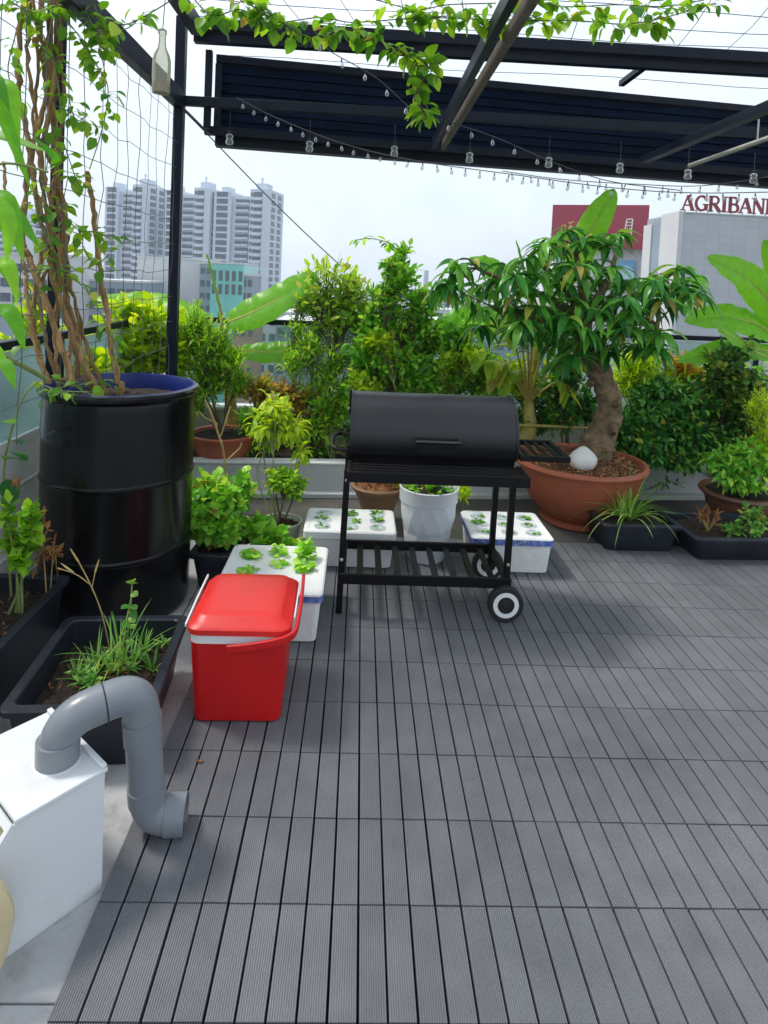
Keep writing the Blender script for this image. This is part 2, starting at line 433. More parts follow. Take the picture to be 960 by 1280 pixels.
# concrete slab of the terrace, cast in strips with open joints
s = MB()
xs = [-2.15, -1.45, -.885, 5.2]
for i in range(3):
    s.box(xs[i]+.003, xs[i+1]-.003, -1.2, 1.55, -.4, -.03)
    s.box(xs[i]+.003, xs[i+1]-.003, 1.556, 4.495, -.4, -.03)
s.build('terrace_floor', M_conc, kind='structure', bevel=.003)
s = MB(); s.box(-2.147, 5.197, 4.501, 8.2, -.4, -.031); s.build('rear_floor', mat('shade_toned_concrete', (.085, .08, .072), .8, .3, 3, .3, 50, dirt=(.03, .026, .02), dirt_amt=.8, dscale=3), kind='structure')  # concrete coloured dark to stand for the shade behind the deck, plus dirt blotches
s = MB(); s.box(-2.14, 5.19, -1.19, 8.19, -.5, -.045); s.build('terrace_slab', M_soil, kind='structure')

# low rendered planter wall along the back, running a few degrees off the deck
def back(x, off=0.): return 5.43+.085*x+off
A_ = math.atan(.085)
MBk = Matrix.Translation((0, 5.43, 0)) @ Matrix.Rotation(A_, 4, 'Z')
w = thing('planter_wall', 'low grey rendered wall of the planting bed at the back of the terrace', 'wall', (0, 5.43, -.03))
q = MB(MBk); q.box(-2.1, 5.0, 0, .12, -.03, .232); q.build('wall', M_wallw, w, bevel=.006)
q = MB(MBk); q.box(-2.1, 5.0, -.008, .128, .232, .25); q.build('coping', M_cap, w, bevel=.004)
q = MB(MBk); q.box(-2.1, 5.0, -.09, -.002, -.03, .012); q.build('kerb', M_wallw, w, bevel=.006)
q = MB(MBk)
nx, ny = 60, 8
vs = [(-2.1+7.1*i/nx, .125+.75*j/ny, .17+rnd.gauss(0, .012)) for j in range(ny+1) for i in range(nx+1)]
q.add(vs, [(j*(nx+1)+i, j*(nx+1)+i+1, (j+1)*(nx+1)+i+1, (j+1)*(nx+1)+i) for j in range(ny) for i in range(nx)])
q.build('planting_bed', M_soil, kind='structure', smooth=60)
# parapet the railing stands on
w = thing('parapet', 'pale rendered parapet under the glass railing behind the plants', 'wall', (0, 6.33, -.03))
q = MB(MBk); q.box(-2.3, 5.2, .88, 1.05, -.6, .50); q.build('wall', M_wallw, w, bevel=.006)
q = MB(MBk); q.box(-2.3, 5.2, .86, 1.07, .50, .53); q.build('coping', M_cap, w, bevel=.004)
# glass railing at the back
rl = thing('glass_railing', 'glass railing with black top rail along the back of the terrace', 'railing', (0, 6.4, .53))
q = MB(MBk); q.box(-2.25, 5.2, .93, 1.0, 1.335, 1.385); q.build('top_rail', M_steel, rl, bevel=.004)
for k in range(4):
    x = -1.72+k*2.02
    q = MB(MBk); q.box(x, x+.045, .945, .985, .53, 1.335); q.build('post', M_steel, rl)
    if k < 3:
        q = MB(MBk); q.box(x+.06, x+2.005, .96, .97, .56, 1.32); q.build('glass_panel', M_glassr, rl)
# railing on the left flank
rl = thing('glass_railing', 'glass railing with black top rail on the left flank behind the black drum', 'railing', (-1.95, 3.5, 0))
q = MB(); q.box(-1.99, -1.93, .6, 6.13, 1.335, 1.385); q.build('top_rail', M_steel, rl, bevel=.004)
for k in range(4):
    y = .65+k*1.8
    q = MB(); q.box(-1.985, -1.94, y, y+.045, .345, 1.335); q.build('post', M_steel, rl)
    if k < 3: q = MB(); q.box(-1.966, -1.956, y+.06, y+1.785, .37, 1.32); q.build('glass_panel', M_glassr, rl)
w = thing('parapet', 'white rendered parapet on the left flank of the terrace', 'wall', (-1.96, 3.5, -.03))
q = MB(); q.box(-2.06, -1.87, -.9, 6.1, -.4, .32); q.build('wall', M_wallw, w, bevel=.006)
q = MB(); q.box(-2.08, -1.85, -.9, 6.1, .32, .345); q.build('coping', M_cap, w, bevel=.004)

# ================================================================== PERGOLA
pg = thing('pergola', 'dark painted steel pergola frame standing over the roof terrace', 'pergola', (-1.5, 5.2, 0))
PX = -1.5
def beam(name, a, b, w, h, m=M_steel, bevel=.003):
    return MB().bar(a, b, w, h).build(name, m, pg, bevel=bevel)
beam('post', (PX, 5.2, .0), (PX, 5.2, 3.80), .075, .075)
beam('post', (4.45, 5.2, -.02), (4.45, 5.2, 3.6), .075, .075)
beam('side_beam', (PX, 5.16, 3.16), (PX, -1.0, 3.16), .075, .13)
beam('side_beam', (PX+.15, 5.07, 3.68), (PX+.15, -1.0, 3.68), .075, .12)
beam('front_beam', (PX+.11, 5.12, 3.72), (4.6, 5.12, 3.72), .07, .085)
beam('front_beam', (PX+.11, 5.165, 3.635), (4.6, 5.165, 3.635), .07, .075)
beam('tie_bar', (PX+.04, 5.2, 3.155), (4.4, 5.2, 3.155), .05, .075)
beam('hanger', (-1.29, 5.24, 3.57), (-1.29, 5.24, 2.96), .05, .05)
# the folded roof covering behind it
Mp = Matrix.Translation((-1.29, 5.62, 0)) @ Matrix.Rotation(.115, 4, 'Z')
q = MB(Mp)
zt, zb = 3.56, 3.03
n = 7
poly = []
for k in range(n):
    z = zt-(zt-zb)*k/n; z2 = zt-(zt-zb)*(k+1)/n; dy = -.10*(1-k/n)
    q.box(.0, 6.2, dy, dy+.05+.02*(k % 2), z2+.004, z)
q.build('roof_sheet', M_panel, pg, bevel=.004)
q = MB(Mp); q.box(-.02, 6.2, -.13, -.05, 3.565, 3.63); q.build('roof_beam', M_steel, pg, bevel=.004)
q = MB(Mp); q.box(-.02, 6.2, -.03, .10, 2.90, 3.02); q.build('roof_beam', M_steel, pg, bevel=.004)
q = MB(Mp); q.box(-.1, 6.2, -.12, -.05, 2.97, 3.04); q.build('roof_beam', M_steel, pg, bevel=.004)
q = MB(Mp); q.box(-.025, .03, -.12, .09, 3.02, 3.56); q.build('end_plate', M_steel, pg, bevel=.003)
def rafter(u, v, Y, w, h, y1, m=M_steel):
    p = at(u, v, Y); beam('rafter', (p.x, Y, p.z), (p.x, y1, p.z+.0), w, h, m)
rafter(542, 180, 5.62, .042, .085, -1.0)
M_timb = mat('weathered_timber', (.13, .115, .085), .75, .3, 12, .3, 40)
p = at(542, 180, 5.62); beam('rafter', (p.x+.078, 5.56, p.z-.02), (p.x+.078, -1.0, p.z-.02), .03, .085, M_timb)
rafter(805, 200, 5.72, .075, .06, -1.0)
p = at(780, 130, 5.66); beam('rafter', (p.x, 5.15, 3.66), (p.x, 5.75, 3.66), .05, .05)
p = at(862, 207, 5.5)
q = MB(); q.tube([(p.x, 5.5, p.z), (p.x, 1.0, p.z)], .018, 10); q.build('pipe_rail', M_alu, pg)
q = MB(); q.tube([(p.x, 4.55, p.z), (p.x, 4.55, p.z+.16)], .006, 6); q.build('pipe_hanger', M_alu, pg)

# overhead wires
wg = MB()
for k in range(17):
    x = -1.9+.42*k; pts = [(x+rnd.gauss(0, .02), .3+.62*i, 3.78-.02*math.sin(i)) for i in range(9)]
    wg.tube([V(p)+V((.12*i, 0, 0)) for i, p in enumerate(pts)], .003, 4)
for k in range(17):
    y = 1.2+.3*k; wg.tube([(-1.4+.6*i, y, 3.785-.015*math.sin(i*1.3+k)) for i in range(11)], .003, 4)
tag(wg.build('wire_grid', M_wire, org=(PX, 3, 3.78)), 'grid of thin wires stretched overhead across the pergola', 'wire grid')
# cord net on the left side of the pergola
nt_ = MB()
for k in range(21):
    y = 5.1-.2*k
    nt_.tube([(PX+rnd.gauss(0, .008), y+rnd.gauss(0, .012), 1.0+.18*i) for i in range(13)], .0022, 4)
for k in range(12):
    z = 1.02+.2*k
    nt_.tube([(PX+rnd.gauss(0, .008), 5.16-.2*i, z-.03*math.sin(i/20*3.14)+rnd.gauss(0, .008)) for i in range(22)], .0022, 4)
tag(nt_.build('cord_net', M_rope, org=(PX, 3.5, 1)), 'square mesh climbing net of thin cord between the left post and beam', 'net')
# slanting cable
a = at(233, 140, 5.2); b = at(432, 338, 6.4)
c = MB().tube([a.lerp(b, i/12)-V((0, 0, .03*math.sin(i/12*3.14))) for i in range(13)], .005, 6)
c.tube([a+V((-.02, -.03, .02)), a+(b-a)*.12], .012, 6)
tag(c.build('cable', M_wire, org=a), 'thin dark cable slanting down from the left pergola post', 'cable')

# ------------------------------------------------------------------ string lights
def bulb_mesh():
    b = MB(); b.lathe((0, 0, 0), [(.004, -.012), (.007, -.018), (.011, -.030), (.0165, -.045), (.017, -.055), (.012, -.067), (.003, -.071)], 12); return b
def sock_mesh():
    b = MB(); b.lathe((0, 0, 0), [(.003, .008), (.0065, .006), (.0065, -.010), (.0075, -.019), (.005, -.020)], 10); return b
proto = {}
def string(label, pix, n, sc=1.):
    pts = curve([at(*p) for p in pix], 14)
    t = thing('string_light', label, 'string lights', pts[0], 'string lights under the pergola')
    MB().tube(pts, .0035, 5).build('wire', M_wire, t)
    # even spacing along the cable
    acc = [0.]
    for i in range(1, len(pts)): acc.append(acc[-1]+(pts[i]-pts[i-1]).length)
    for k in range(n):
        s_ = acc[-1]*(k+.5)/n
        i = max(j for j in range(len(acc)) if acc[j] <= s_); i = min(i, len(pts)-2)
        p = pts[i].lerp(pts[i+1], (s_-acc[i])/max(1e-6, acc[i+1]-acc[i]))+V((0, 0, -.012))
        if not proto:
            ORG['tmp'] = V((0, 0, 0))
            so = sock_mesh().build('socket', M_rubber); bo = bulb_mesh().build('bulb', M_bulb)
            proto['s'], proto['b'] = so, bo
        else:
            so = proto['s'].copy(); COL.objects.link(so); bo = proto['b'].copy(); COL.objects.link(bo)
        so.parent = t; so.location = p-pts[0]; so.scale = (sc*.68,)*3; so.rotation_euler = (rnd.gauss(0, .12), rnd.gauss(0, .12), 0)
        bo.parent = so; bo.location = (0, 0, 0); bo.rotation_euler = (0, 0, 0); bo.scale = (1, 1, 1)
string('long string of clear bulbs sagging from the left end of the dark roof panel', [(296, 122, 4.95), (345, 147, 4.9), (430, 180, 4.8), (520, 201, 4.7), (640, 218, 4.6), (760, 234, 4.5), (860, 241, 4.4), (975, 240, 4.3)], 38)
string('string of clear bulbs looping down from the leafy overhead vine past the middle rafter', [(392, 36, 4.2), (410, 62, 4.2), (470, 97, 4.3), (520, 140, 4.4), (560, 152, 4.5), (620, 172, 4.6), (690, 202, 4.6), (760, 226, 4.7), (850, 238, 4.7)], 17, 1.1)
string('nearly level string of clear bulbs crossing above the red billboard to the right edge', [(628, 214, 5.0), (700, 224, 5.0), (790, 230, 5.0), (880, 232, 5.0), (980, 218, 5.0)], 15)
# bigger glass lanterns under the roof edge
lan = None
LSCALE = .8
LP = [(287, 172, 5.5), (387, 181, 5.55), (493, 187, 5.6), (587, 195, 5.65), (686, 201, 5.7), (775, 208, 5.75), (860, 216, 5.8), (942, 221, 5.85)]
LW = ['left end of the dark roof panel', 'second from the left end', 'left of the middle rafter', 'just right of the middle rafter', 'halfway between the middle and right rafters', 'left of the right rafter', 'at the end of the pale pipe', 'at the right edge of the photo']
for i, pp in enumerate(LP):
    p = at(*pp); lb = 'clear double lobed hanging lantern under the roof edge, '+LW[i]
    if lan is None:
        t = thing('hanging_lantern', lb, 'lantern', p, 'glass lanterns under the roof edge'); lan = t
        MB().lathe(p, [(.004, .06), (.02, .058), (.024, .05), (.024, .035), (.018, .03)], 14).build('cap', M_rubber, t)
        MB().lathe(p, [(.018, .03), (.03, .02), (.032, .005), (.024, -.008), (.031, -.022), (.034, -.04), (.028, -.056), (.008, -.062)], 16).build('glass', M_bulb, t)
        MB().tube([p+V((0, 0, .06)), p+V((0, 0, .22))], .003, 5).build('hook', M_wire, t)
    else: dup(lan, p, lb)
# bottle on a wire
p = at(201, 118, 2.75); t = thing('hanging_bottle', 'dirty empty bottle hung by its neck beside the left post', 'bottle', p)
Lb = sz(80, 2.75)
MB().lathe(p, [(.012, 0), (.034, .004), (.037, .02), (.035, .05), (.037, .07), (.037, .14), (.030, .165), (.017, .19), (.014, .215), (.014, .245), (.017, .247), (.017, .262), (.013, .265)], 20).build('bottle', M_bottle, t)
MB().lathe(p, [(.006, .002), (.030, .006), (.033, .02), (.031, .048), (.004, .05)], 16).build('dregs', mat('dregs', (.38, .31, .16), .7), t)
MB().tube([p+V((0, 0, .262)), p+V((.004, .01, .40)), p+V((.0, .02, .55))], .002, 5).build('wire', M_wire, t)

# ================================================================== OBJECTS
# ---- barbecue
bx = (-.03, .885); BY = 3.64; BZ = .955; BR = .225
bb = thing('barbecue', 'black barrel charcoal barbecue on a wheeled cart with slatted shelves', 'barbecue', (.42, 3.64, 0))
def arc_shell(mb, a0, a1, r, x0, x1, n=28, th=.006):
    pts = [(BY-r*math.cos(a0+(a1-a0)*i/n), BZ+r*math.sin(a0+(a1-a0)*i/n)) for i in range(n+1)]
    vs = [(x0, y, z) for y, z in pts]+[(x1, y, z) for y, z in pts]
    k = n+1
    fs = [(i, i+1, k+i+1, k+i) for i in range(n)]+[tuple(range(k))[::-1], tuple(range(k, 2*k)), (0, k, 2*k-1, n)]
    mb.add(vs, fs)
q = MB(); arc_shell(q, R(-20), R(172), BR, bx[0]+.006, bx[1]-.006)
for x in (bx[0], bx[1]-.012): arc_shell(q, R(-22), R(174), BR+.007, x, x+.012)
lid = q.build('lid', M_bbq, bb)
q = MB(); arc_shell(q, R(174), R(338), BR-.006, bx[0]+.01, bx[1]-.01); q.build('firebox', M_bbq2, bb)
hx = .44; ya = BY-BR*math.cos(R(5))
q = MB(); z = BZ+.015
q.box(hx-.11, hx-.088, ya-.05, ya+.01, z-.012, z+.012); q.build('handle_bracket', M_bbq2, lid)
q = MB(); q.box(hx+.088, hx+.11, ya-.05, ya+.01, z-.012, z+.012); q.build('handle_bracket', M_bbq2, lid)
q = MB(); q.tube([(hx-.12, ya-.05, z), (hx+.12, ya-.05, z)], .011, 10); q.build('handle', M_chrome, lid)
q = MB(); q.box(hx-.105, hx+.105, ya-.004, ya+.012, z-.075, z-.012); q.build('handle_plate', M_bbq2, lid)
q = MB(); q.box(bx[0]-.012, bx[0]-.001, BY-.02, BY+.05, BZ+.10, BZ+.235); q.build('hinge_plate', M_bbq2, bb)
# front rack
fy0, fy1, fz = 3.20, 3.41, .838
q = MB(); q.box(bx[0]-.005, bx[1]+.015, fy0, fy0+.02, fz-.045, fz+.008); q.box(bx[0]-.005, bx[0]+.02, fy0+.021, fy1, fz-.045, fz+.008); q.box(bx[1]-.01, bx[1]+.015, fy0+.021, fy1, fz-.045, fz+.008)
q.build('rack_frame', M_bbq2, bb, bevel=.002)
for k in range(4):
    y = fy0+.032+k*.046; q = MB(); q.box(bx[0]+.021, bx[1]-.011, y, y+.032, fz-.008, fz+.004); q.build('rack_slat', M_bbq2, bb, bevel=.003)
# legs
lx0, lx1, ly0, ly1 = -.035, .87, 3.435, 3.835
for x, y, z0, z1 in ((lx0, ly0, 0, .79), (lx0, ly1, 0, .82), (lx1, ly0, .115, .79), (lx1, ly1, .115, .82)):
    q = MB(); q.bar((x-(.014 if x < 0 else .012), y-.004, z0), (x, y, z1), .034, .034, V((0, 1, 0))); q.build('leg', M_bbq2, bb, bevel=.003)
for y in (ly0-.022, ly1+.022):
    q = MB(); q.box(lx0+.0, lx1, y-.006, y+.006, .765, .80); q.build('rail', M_bbq2, bb)
for x, z in ((lx0-.002, .735), (lx1-.002, .735), (lx0-.010, .30), (lx1-.008, .30)):
    q = MB(Matrix.Translation((x, ly0-.021, z)) @ Matrix.Rotation(R(90), 4, 'X')); q.lathe((0, 0, -.002), [(.009, 0), (.009, .005), (.006, .008), (.001, .009)], 10); q.build('bolt', M_alu, bb)
# bottom shelf
q = MB()
zs = .20
q.box(lx0-.02, lx1+.012, ly0-.036, ly0-.018, zs-.028, zs+.028); q.box(lx0-.02, lx1+.012, ly1+.018, ly1+.036, zs-.028, zs+.028)
q.box(lx0-.02, lx0-.004+.02, ly0-.017, ly1+.017, zs-.02, zs+.02); q.box(lx1-.02, lx1+.012, ly0-.017, ly1+.017, zs-.02, zs+.02)
q.build('shelf_frame', M_bbq2, bb, bevel=.003)
for k in range(8):
    x = lx0+.075+k*.104; q = MB(); q.box(x, x+.036, ly0-.017, ly1+.017, zs-.004, zs+.006); q.build('shelf_slat', M_bbq2, bb, bevel=.002)
# wheels
for y in (3.385, 3.875):
    Mw = Matrix.Translation((.85, y, .098)) @ Matrix.Rotation(R(90), 4, 'X')
    q = MB(Mw); q.lathe((0, 0, -.022), [(.068, .0), (.09, .0), (.097, .008), (.097, .036), (.09, .044), (.068, .044)], 36, cap0=False, cap1=False); wh = q.build('wheel', M_rubber, bb)
    q = MB(Mw); q.lathe((0, 0, -.020), [(.046, 0), (.0695, 0), (.0695, .044), (.046, .044)], 36, cap0=False, cap1=False); q.build('rim', M_white, wh)
    q = MB(Mw); q.lathe((0, 0, -.014), [(.0475, 0), (.0475, .028), (.02, .030), (.014, .036), (.008, .036)], 24); q.build('hub', M_rubber, wh)
q = MB(); q.tube([(.85, 3.39, .098), (.85, 3.88, .098)], .008, 8); q.build('axle', M_bbq2, bb)
# left pull handle
z = .90
q = MB(); q.tube(curve([(bx[0]-.005, 3.42, z), (bx[0]-.065, 3.42, z), (bx[0]-.095, 3.50, z), (bx[0]-.095, 3.70, z), (bx[0]-.065, 3.78, z), (bx[0]-.005, 3.78, z)], 6), .011, 8); q.build('pull_handle', M_bbq2, bb)
# right side shelf
sx0, sx1, sy0, sy1, z = bx[1]+.012, 1.175, 3.42, 3.80, .89
q = MB(); q.box(sx0, sx1, sy0, sy0+.022, z-.02, z+.012); q.box(sx0, sx1, sy1-.022, sy1, z-.02, z+.012); q.box(sx1-.022, sx1, sy0+.023, sy1-.023, z-.02, z+.012); q.box(sx0, sx0+.022, sy0+.023, sy1-.023, z-.02, z+.012)
q.build('side_shelf_frame', M_bbq2, bb, bevel=.003)
for k in range(4):
    x = sx0+.045+k*.055; q = MB(); q.box(x, x+.022, sy0+.023, sy1-.023, z-.006, z+.006); q.build('side_shelf_slat', M_bbq2, bb, bevel=.002)

# ---- red cooler
cx, cy = -.436, 2.745
ck = thing('cool_box', 'bright red plastic cool box with white band and carry handle', 'cool box', (cx, cy, 0))
Mc = Matrix.Translation((cx, cy, 0)) @ Matrix.Rotation(R(1), 4, 'Z') @ Matrix.Diagonal((1.06, 1.02, 1.075, 1))
q = MB(Mc); q.loft([(0, 0, .155, .185, .03, .002), (0, 0, .165, .195, .035, .006), (0, 0, .183, .213, .04, .30), (0, 0, .186, .216, .04, .312)]); q.build('body', M_red, ck)
q = MB(Mc); q.loft([(0, 0, .184, .214, .04, .312), (0, 0, .1845, .2145, .04, .345)]); q.build('band', M_white, ck)
q = MB(Mc); q.loft([(0, 0, .190, .220, .045, .345), (0, 0, .196, .226, .05, .349), (0, 0, .196, .226, .05, .368), (0, 0, .186, .216, .05, .378), (0, 0, .176, .206, .05, .380), (-.005, .005, .162, .188, .045, .398), (-.005, .005, .154, .180, .045, .402), (-.005, .005, .12, .14, .04, .404)]); q.build('lid', M_redlid, ck)
def ribbon(mb, pts, h, th):
    """a flat strap on edge"""
    P = [V(p) for p in pts]; n = len(P); vs = []; fs = []
    for i, p in enumerate(P):
        d = (P[min(i+1, n-1)]-P[max(i-1, 0)]); d.z = 0; d.normalize(); s_ = V((d.y, -d.x, 0))
        vs += [p-s_*th/2-V((0, 0, h/2)), p+s_*th/2-V((0, 0, h/2)), p+s_*th/2+V((0, 0, h/2)), p-s_*th/2+V((0, 0, h/2))]
    for i in range(n-1):
        for k in range(4): fs.append((i*4+k, i*4+(k+1) % 4, i*4+4+(k+1) % 4, i*4+4+k))
    fs += [(3, 2, 1, 0), tuple(4*(n-1)+k for k in range(4))]; mb.add(vs, fs)
q = MB(Mc)
ribbon(q, curve([(.215, .19, .395), (.219, .05, .382), (.218, -.12, .368), (.207, -.215, .355), (.15, -.243, .340), (.04, -.244, .318), (-.04, -.238, .306)], 6), .027, .014)
q.build('handle', M_red, ck, bevel=.003)
q = MB(Mc); ribbon(q, [(-.201, .20, .385), (-.203, .0, .378), (-.203, -.19, .368)], .012, .006); q.build('handle_arm', M_white, ck)
q = MB(Mc); ribbon(q, [(.202, .16, .39), (.203, .0, .384), (.203, -.14, .376)], .010, .005); q.build('handle_arm', M_white, ck)

# ---- foam boxes
def foam_box(label, x0, x1, y0, y1, h, holes, band_h, rot=0.):
    c = V(((x0+x1)/2, (y0+y1)/2, 0)); hx, hy = (x1-x0)/2, (y1-y0)/2
    t = thing('foam_box', label, 'foam box', c, 'white foam boxes used as planters')
    Mx = Matrix.Translation(c) @ Matrix.Rotation(rot, 4, 'Z')
    lh = .055
    q = MB(Mx); q.loft([(0, 0, hx-.035, hy-.035, .03, .002), (0, 0, hx-.028, hy-.028, .03, .008), (0, 0, hx-.012, hy-.012, .03, h-lh)]); q.build('box', M_foam, t)
    q = MB(Mx); q.loft([(0, 0, hx-.004, hy-.004, .03, h-lh+.001), (0, 0, hx, hy, .03, h-lh+.006), (0, 0, hx, hy, .03, h-.008), (0, 0, hx-.008, hy-.008, .028, h), (0, 0, hx-.03, hy-.03, .025, h), (0, 0, hx-.034, hy-.034, .025, h-.004)]); lid = q.build('lid', M_foam, t)
    if band_h:
        q = MB(Mx); q.loft([(0, 0, hx+.001, hy+.001, .03, h-lh+.008), (0, 0, hx+.0012, hy+.0012, .03, h-lh+.008+band_h)], cap0=False, cap1=False); q.build('printed_band', M_band, t)
    pts = []
    for (a, b) in holes:
        p = Mx @ V((a*hx, b*hy, h-.004)); pts.append(p)
        q = MB(); q.lathe(p, [(.053, .0004), (.054, .0022), (.050, .0026), (.047, .0014)], 20, cap0=False); q.build('hole_collar', M_foil, lid)
    return pts
grid9 = [(a, b) for b in (.55, 0, -.55) for a in (-.6, 0, .6)]
hL = foam_box('white foam box with planting holes on the deck behind the left barbecue leg', -.30, .285, 3.95, 4.36, .24, grid9, 0)
hR = foam_box('white foam box with a blue printed lid edge behind the barbecue wheel', .755, 1.285, 3.945, 4.42, .235, grid9, .036)
hC = foam_box('white foam box full of lettuce standing behind the red cool box', -.665, -.125, 3.10, 3.66, .265, [(-.55, .45), (-.05, .62), (.05, .12), (.55, .40), (.58, -.05), (-.5, -.2)], .030)
def sprig(lf, p, n, L, W, sp, kind='round', droop=.5):
    for k in range(n):
        a = rnd.uniform(0, 6.28); e = rnd.uniform(.2, 1.2)
        lf.leaf(p+V((math.cos(a), math.sin(a), 0))*.006, V((math.cos(a)*sp, math.sin(a)*sp, e)), L*rnd.uniform(.6, 1.1), W*rnd.uniform(.7, 1.1), droop, .3, 4, kind)
for pts, lb, gr in ((hL, 'small green seedling in a foil ringed hole of the left foam box', 'seedlings in the left foam box'), (hR, 'small green seedling in a foil ringed hole of the blue edged foam box', 'seedlings in the right foam box')):
    for p in pts:
        lf = MB(); sprig(lf, p+V((rnd.gauss(0, .012), rnd.gauss(0, .012), 0)), rnd.randint(3, 18), .040*rnd.uniform(.5, 1.5), .026, 1.4)
        tag(lf.build('seedling', G_weed, org=p, smooth=80), lb, 'seedling', gr)
LL = ['frilly pale lettuce in the left rear hole of the foam box', 'small lettuce in the middle rear hole of the lettuce box', 'low flat lettuce in the middle hole of the lettuce box', 'tall bright lettuce in the right rear hole of the lettuce box', 'spreading lettuce at the right edge of the lettuce box above the cool box handle', 'lettuce in the left front hole hidden behind the cool box lid']
for i, p in enumerate(hC):
    lf = MB(); n = (60, 26, 18, 80, 44, 20)[i]; hh = (.5, .6, .25, 1.5, .6, .4)[i]
    for k in range(n):
        a = rnd.uniform(0, 6.28); e = rnd.uniform(.1, 1)*hh
        b = p+V((math.cos(a), math.sin(a), 0))*rnd.uniform(0, .03)+V((0, 0, rnd.uniform(0, .06)*hh))
        lf.leaf(b, V((math.cos(a), math.sin(a), e)), rnd.uniform(.025, .055), rnd.uniform(.022, .04), rnd.uniform(.2, 1.2), rnd.uniform(-.5, .8), 5, 'round')
    tag(lf.build('lettuce', G_lett, org=p, smooth=80), LL[i], 'lettuce', 'lettuces in the front foam box')

# ---- big black drum
dc = V((-1.295, 3.56, -.03)); dr = .395
dm = thing('plastic_drum', 'large black plastic drum with a blue inside holding a climbing vine', 'drum', dc)
def hoop(z): return [(dr-.004, z-.016), (dr-.003, z-.011), (dr+.003, z-.004), (dr+.003, z+.004), (dr-.003, z+.011), (dr-.004, z+.016)]
prof = [(dr-.05, 0), (dr-.02, .01), (dr-.008, .04)]+hoop(.36)+hoop(.74)+[(dr-.004, 1.12), (dr-.010, 1.16), (dr+.006, 1.172), (dr+.016, 1.182), (dr+.018, 1.197), (dr+.010, 1.210), (dr-.006, 1.214)]
MB().lathe(dc, prof, 80, cap1=False).build('body', M_drum, dm)
MB().lathe(dc, [(dr-.004, 1.2135), (dr-.014, 1.216), (dr-.020, 1.205), (dr-.022, 1.09)], 80, cap0=False, cap1=False).build('liner', M_blue, dm)
q = MB(); nr_ = 10
vs = [dc+V((0, 0, 1.155))]; fs = []
for i in range(1, nr_+1):
    for k in range(40):
        a = 6.2832*k/40; r_ = (dr-.0225)*i/nr_; vs.append(dc+V((r_*math.cos(a), r_*math.sin(a), 1.125+.03*(1-i/nr_)+rnd.gauss(0, .006))))
for k in range(40): fs.append((0, 1+k, 1+(k+1) % 40))
for i in range(nr_-1):
    for k in range(40): fs.append((1+i*40+k, 1+(i+1)*40+k, 1+(i+1)*40+(k+1) % 40, 1+i*40+(k+1) % 40))
q.add(vs, fs); q.build('soil', M_soil, dm, smooth=60)

# ---- trays
def tray(label, c, hx, hy, h, rot=0., zs=.7, mat_=M_tray, z0=0., name='planter_tray', cat='planter tray', r=.04, group=None, rim=.030):
    c = V(c); t = thing(name, label, cat, c, group)
    Mx = Matrix.Translation(c) @ Matrix.Rotation(rot, 4, 'Z')
    q = MB(Mx)
    q.loft([(0, 0, hx-.055, hy-.055, r, .002), (0, 0, hx-.05, hy-.05, r, .008), (0, 0, hx-.022, hy-.022, r, h-.035), (0, 0, hx-.012, hy-.012, r, h-.03), (0, 0, hx-.002, hy-.002, r, h-.028), (0, 0, hx, hy, r, h-.022), (0, 0, hx, hy, r, h-.006), (0, 0, hx-.006, hy-.006, r, h),
            (0, 0, hx-rim-.006, hy-rim-.006, r*.8, h), (0, 0, hx-rim-.012, hy-rim-.012, r*.8, h-.006), (0, 0, hx-.052, hy-.052, r*.8, h*.12)])
    q.build('tray', mat_, t)
    n = 26; s_ = MB(Mx); zz = h*zs; k_ = .030+(1-zs)*.04
    vs = [((hx-k_)*(2*i/n-1), (hy-k_)*(2*j/n-1), zz+rnd.gauss(0, .007)+.012*math.sin(i*.7)*math.cos(j*.9)) for j in range(n+1) for i in range(n+1)]
    s_.add(vs, [(j*(n+1)+i, j*(n+1)+i+1, (j+1)*(n+1)+i+1, (j+1)*(n+1)+i) for j in range(n) for i in range(n)])
    so = s_.build('soil', M_soil, t, smooth=60)
    return t, Mx, zz
TG = 'black plastic planter trays'
t1, Mt1, z1 = tray('black planter tray of weeds lying between the drum and the white box', (-.985, 2.61, -.03), .275, .33, .25, R(4), .55, group=TG)
t2, Mt2, z2 = tray('tall black planter tray with brown soil at the left edge by the drum', (-1.625, 2.66, -.03), .265, .49, .33, 0, .78, group=TG)
t3, Mt3, z3 = tray('small black planter tray with spider grass beside the big terracotta bowl', (2.03, 4.56, -.03), .285, .225, .225, R(1), .85, group=TG)
t4, Mt4, z4 = tray('long black planter tray with a dried plant in the right corner of the deck', (2.78, 4.50, -.0), .46, .27, .165, R(3), .7, group=TG)
t5, Mt5, z5 = tray('black planter tray overflowing with mint behind the drum', (-.79, 3.99, -.03), .125, .34, .225, R(-4), .8, group=TG)

# chips and dead leaves on the soil: nobody could count them
def litter(parent, pts, m, n, L, name='litter'):
    q = MB()
    for i in range(n):
        p = pts(); d = V((rnd.gauss(0, 1), rnd.gauss(0, 1), rnd.gauss(0, .25)))
        q.leaf(p, d, L*rnd.uniform(.5, 1.3), L*rnd.uniform(.15, .4), .3, .3, 2, 'lance')
    return q.build(name, m, parent, smooth=0, kind='stuff')
litter(t1, lambda: Mt1 @ V((rnd.uniform(-.21, .21), rnd.uniform(-.27, .27), z1+.012)), G_dry, 120, .03, 'dead_leaf_litter')
litter(t2, lambda: Mt2 @ V((rnd.uniform(-.22, .22), rnd.uniform(-.43, .43), z2+.012)), G_dry, 160, .035, 'dead_leaf_litter')
litter(t4, lambda: Mt4 @ V((rnd.uniform(-.4, .4), rnd.uniform(-.22, .22), z4+.01)), G_dry, 60, .03, 'dead_leaf_litter')

